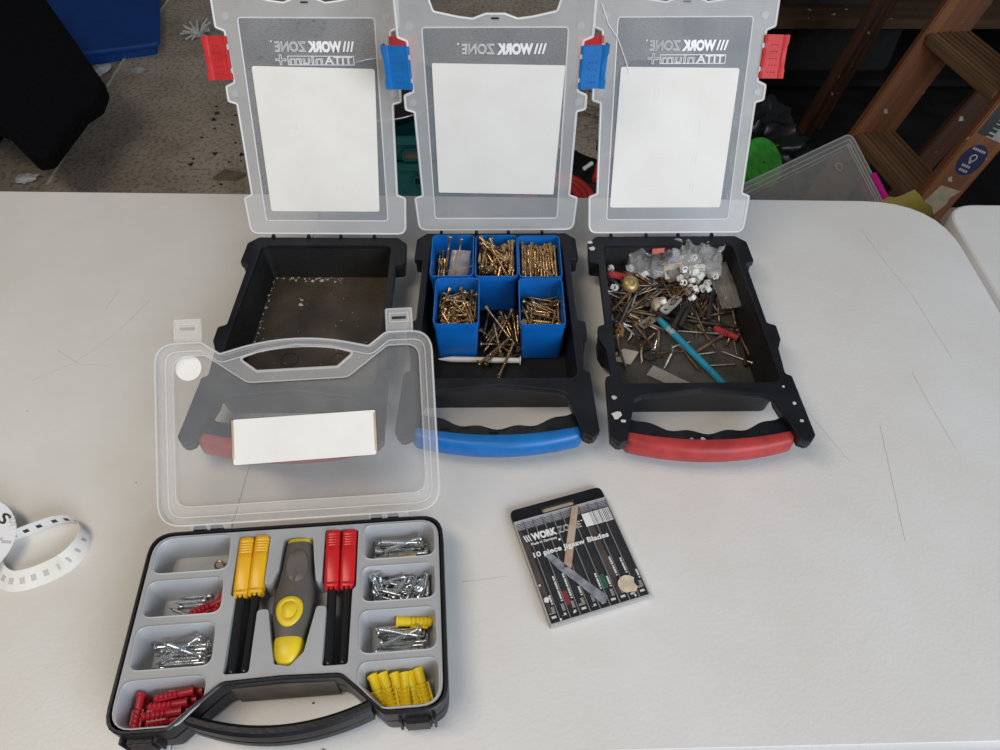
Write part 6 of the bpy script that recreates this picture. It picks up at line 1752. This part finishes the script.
# stickers on the near rail
def sticker(name, z, pts, m, off=0.0, h=0.0006):
    c = rail(pb, z)
    zd = dr.normalized()
    yd = zd.cross(Vector((1, 0, 0))).normalized()
    xd = yd.cross(zd).normalized()
    s = -1 if yd.y > 0 else 1
    n = yd * s
    Mx = Matrix((xd, zd, n)).transposed().to_4x4()
    if Mx.determinant() < 0:
        Mx = Matrix((-xd, zd, n)).transposed().to_4x4()
    Mx.translation = c + n * (0.0131 + off)
    o = plate(name, pts, [], 0.0, h, m, LD)
    o.matrix_local = Mx
    return o
s1 = sticker('round_sticker', -0.300, [(x, y * 1.25) for x, y in circle(0.0, 0.0, 0.030, 28)], mat('navy_sticker', (0.012, 0.018, 0.075), 0.5))
STW = mat('sticker_print', (0.42, 0.42, 0.40), 0.6)
for x, y, n_ in ((-0.018, 0.022, 6), (-0.013, -0.018, 4), (-0.011, -0.029, 4)):      # illegible lines of print
    for k in range(n_):
        MB().box(x + k * 0.0060, x + k * 0.0060 + 0.0042, y, y + 0.0055, 0.0006, 0.0009).build('sticker_print', STW, s1)
plate('sticker_emblem', circle(0, 0.006, 0.009, 14), [circle(0, 0.006, 0.006, 14)], 0.0006, 0.0009, STW, s1)
MB().prism([(-0.007, 0.0), (0.007, 0.0), (0.0, -0.010)], 0.0006, 0.0009).build('sticker_emblem', STW, s1)
s2 = sticker('barcode_sticker', -0.180, rrect(-0.036, -0.075, 0.036, 0.075, 0.002, 2), mat('dull_label', (0.34, 0.33, 0.31), 0.7, var=0.1))
s2x = MB()
for k in range(14):
    s2x = MB().box(-0.036, 0.004, -0.072 + k * 0.0100, -0.0665 + k * 0.0100 + (0.002 if k % 3 else 0), 0.0006, 0.0009)
    s2x.build('bar', BARK, s2)
MB().box(-0.036, -0.012, -0.075, 0.075, 0.0006, 0.00085).build('black_band', BARK, s2)
sticker('paper_remnant', -0.395, [(-0.034, -0.045), (0.014, -0.050), (0.026, -0.005), (0.022, 0.012), (0.034, 0.034), (-0.020, 0.030)], mat('yellowed_paper', (0.40, 0.34, 0.25), 0.8, var=0.15))
tag(LD, 'worn wooden step ladder with ridged treads leaning behind the tables', 'ladder')

# timber poles leaning behind the ladder
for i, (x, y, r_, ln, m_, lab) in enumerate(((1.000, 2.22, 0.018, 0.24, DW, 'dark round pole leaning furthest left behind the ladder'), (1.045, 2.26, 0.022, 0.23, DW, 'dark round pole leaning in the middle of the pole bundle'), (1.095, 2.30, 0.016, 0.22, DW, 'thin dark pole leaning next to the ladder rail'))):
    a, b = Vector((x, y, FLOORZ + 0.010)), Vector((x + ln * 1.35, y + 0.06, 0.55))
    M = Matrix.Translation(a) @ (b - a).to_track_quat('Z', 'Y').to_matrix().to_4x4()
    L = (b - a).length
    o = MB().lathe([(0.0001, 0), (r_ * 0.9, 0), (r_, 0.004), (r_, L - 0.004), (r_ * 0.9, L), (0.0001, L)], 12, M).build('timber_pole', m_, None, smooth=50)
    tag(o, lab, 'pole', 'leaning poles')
o = plate('floor_shade_sheet', rounded([(0.46, 1.86), (0.95, 1.86), (2.3, 1.86), (2.4, 2.78), (0.50, 2.78)], 0.03, 3), [], FLOORZ + 0.0061, FLOORZ + 0.0068, DARKF, None)  # added black sheet, paints the floor here as dark as in shade
tag(o, 'added black sheet for the shade on the floor under the ladder and poles', 'shade sheet')

# shelf unit deep in the dark
SU = empty('shelf_unit', (1.55, 2.78, FLOORZ + 0.0075))
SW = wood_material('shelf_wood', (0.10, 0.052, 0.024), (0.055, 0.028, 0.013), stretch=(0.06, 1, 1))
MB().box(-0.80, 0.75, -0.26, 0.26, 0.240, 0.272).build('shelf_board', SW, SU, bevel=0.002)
MB().box(-0.80, 0.75, -0.24, 0.26, 0.02, 0.045).build('shelf_board', DARKF, SU, bevel=0.002)  # near black: shade low in the shelf painted into this board
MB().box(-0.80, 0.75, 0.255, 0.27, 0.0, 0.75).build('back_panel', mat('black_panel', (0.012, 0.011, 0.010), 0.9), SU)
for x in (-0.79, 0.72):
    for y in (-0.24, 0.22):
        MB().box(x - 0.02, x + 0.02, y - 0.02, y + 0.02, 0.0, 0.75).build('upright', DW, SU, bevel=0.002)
tag(SU, 'low wooden shelf unit in the dark behind the right case', 'shelf')
o = MB().box(0.95, 1.42, 2.60, 2.95, -0.6865, -0.52).build('shade_box', mat('shade_box_black', (0.012, 0.011, 0.011), 0.8, var=0.3), None, bevel=0.01)  # added black box, fills out the shade under the shelf
tag(o, 'added black box filling the shade under the wooden shelf', 'crate')
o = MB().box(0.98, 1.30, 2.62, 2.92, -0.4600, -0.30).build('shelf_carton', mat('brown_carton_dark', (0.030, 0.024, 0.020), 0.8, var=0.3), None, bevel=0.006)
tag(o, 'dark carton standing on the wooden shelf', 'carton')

# black sacks that fill the floor behind the right case
o = lump('black_sack', BAGG, (0.72, 1.90, FLOORZ + 0.152), (0.18, 0.16, 0.16), 4.0, 0.35, 3.5, 5, flat=-0.144)
tag(o, 'shiny black sack on the floor beyond the clear box', 'sack')
# roll of green tape standing behind the right lid
GT = mat('green_tape', (0.045, 0.34, 0.035), 0.45, var=0.25, scale=60)
o = MB().loft([[(r_ * math.cos(a), r_ * math.sin(a), z) for a in [2 * math.pi * k / 36 for k in range(36)]] for r_, z in ((0.062, 0), (0.066, 0.004), (0.066, 0.056), (0.062, 0.06), (0.004, 0.060), (0.004, 0.002))], closed=True).build('tape_roll', GT, None, (0.655, 1.680, -0.470), (R(40), R(25), R(10)), 40)
tag(o, 'bright green roll of tape behind the right-hand lid', 'tape')

# clear storage box with pink clips, tipped towards the camera
e1 = Vector((-0.83, -0.559, 0.0)).normalized()
e2 = Vector((0.461, -0.680, -0.570)).normalized()
n3 = e1.cross(e2)
if n3.z < 0:
    n3 = -n3
SBX = empty('storage_box', (0.823, 1.554, -0.30))
Mx = Matrix((e2, e1, n3)).transposed().to_4x4()
if Mx.determinant() < 0:
    Mx = Matrix((e2, e1, -n3)).transposed().to_4x4()
    zs = -1
else:
    zs = 1
Mx.translation = Vector((0.835, 1.575, -0.300))
SBX.matrix_basis = Mx
CB = mat('clear_box_plastic', (0.42, 0.42, 0.40), 0.25, alpha=0.25, var=0.1)
CBE = mat('clear_box_edge', (0.55, 0.55, 0.52), 0.25, alpha=0.55)
PINK = mat('magenta_plastic', (0.62, 0.012, 0.25), 0.4)
ol = rrect(0.0, 0.0, 0.30, 0.42, 0.022, 6)
z0, z1 = (0.0, 0.0015) if zs > 0 else (-0.0015, 0.0)
plate('lid', ol, [], z0, z1, CB, SBX)
for ofs, rad_ in ((0.001, 0.0022), (0.012, 0.0016), (0.022, 0.0016), (0.030, 0.0012)):
    MB().tube([(x, y, 0.001 * zs) for x, y in offset(ol, ofs)], rad_, 5, closed=True).build('lid_rib', CBE, SBX, smooth=60)
bl2 = offset(ol, 0.014)
MB().loft([[(x, y, -0.001 * zs) for x, y in bl2], [(x, y, -0.17 * zs) for x, y in offset(bl2, 0.012)]], cap0=False).build('body', CB, SBX, smooth=40)
MB().box(0.110, 0.200, -0.010, 0.008, -0.040 * zs, 0.006 * zs).build('clip', PINK, SBX, bevel=0.002)
MB().box(0.110, 0.200, 0.412, 0.430, -0.040 * zs, 0.006 * zs).build('clip', PINK, SBX, bevel=0.002)
MB().box(0.205, 0.280, 0.175, 0.235, 0.0015 * zs, 0.006 * zs).build('clip', PINK, SBX, bevel=0.002)
plate('moulding_mark', circle(0.060, 0.085, 0.010, 16), [circle(0.060, 0.085, 0.008, 16)], 0.001 * zs if zs > 0 else -0.003, 0.003 if zs > 0 else -0.001, CBE, SBX)
tag(SBX, 'clear plastic storage box with magenta clips tipped up behind the table', 'storage box')

YB = mat('yellow_sacking', (0.30, 0.24, 0.030), 0.6, color2=(0.20, 0.155, 0.020), scale=10, bump=0.3, bscale=30)
o = lump('yellow_sack', YB, (0.665, 1.045, FLOORZ + 0.29), (0.20, 0.065, 0.330), 1.0, 0.14, 3, 5, flat=-0.284)
tag(o, 'big yellow sack standing behind the corner where the two tables meet', 'sack')
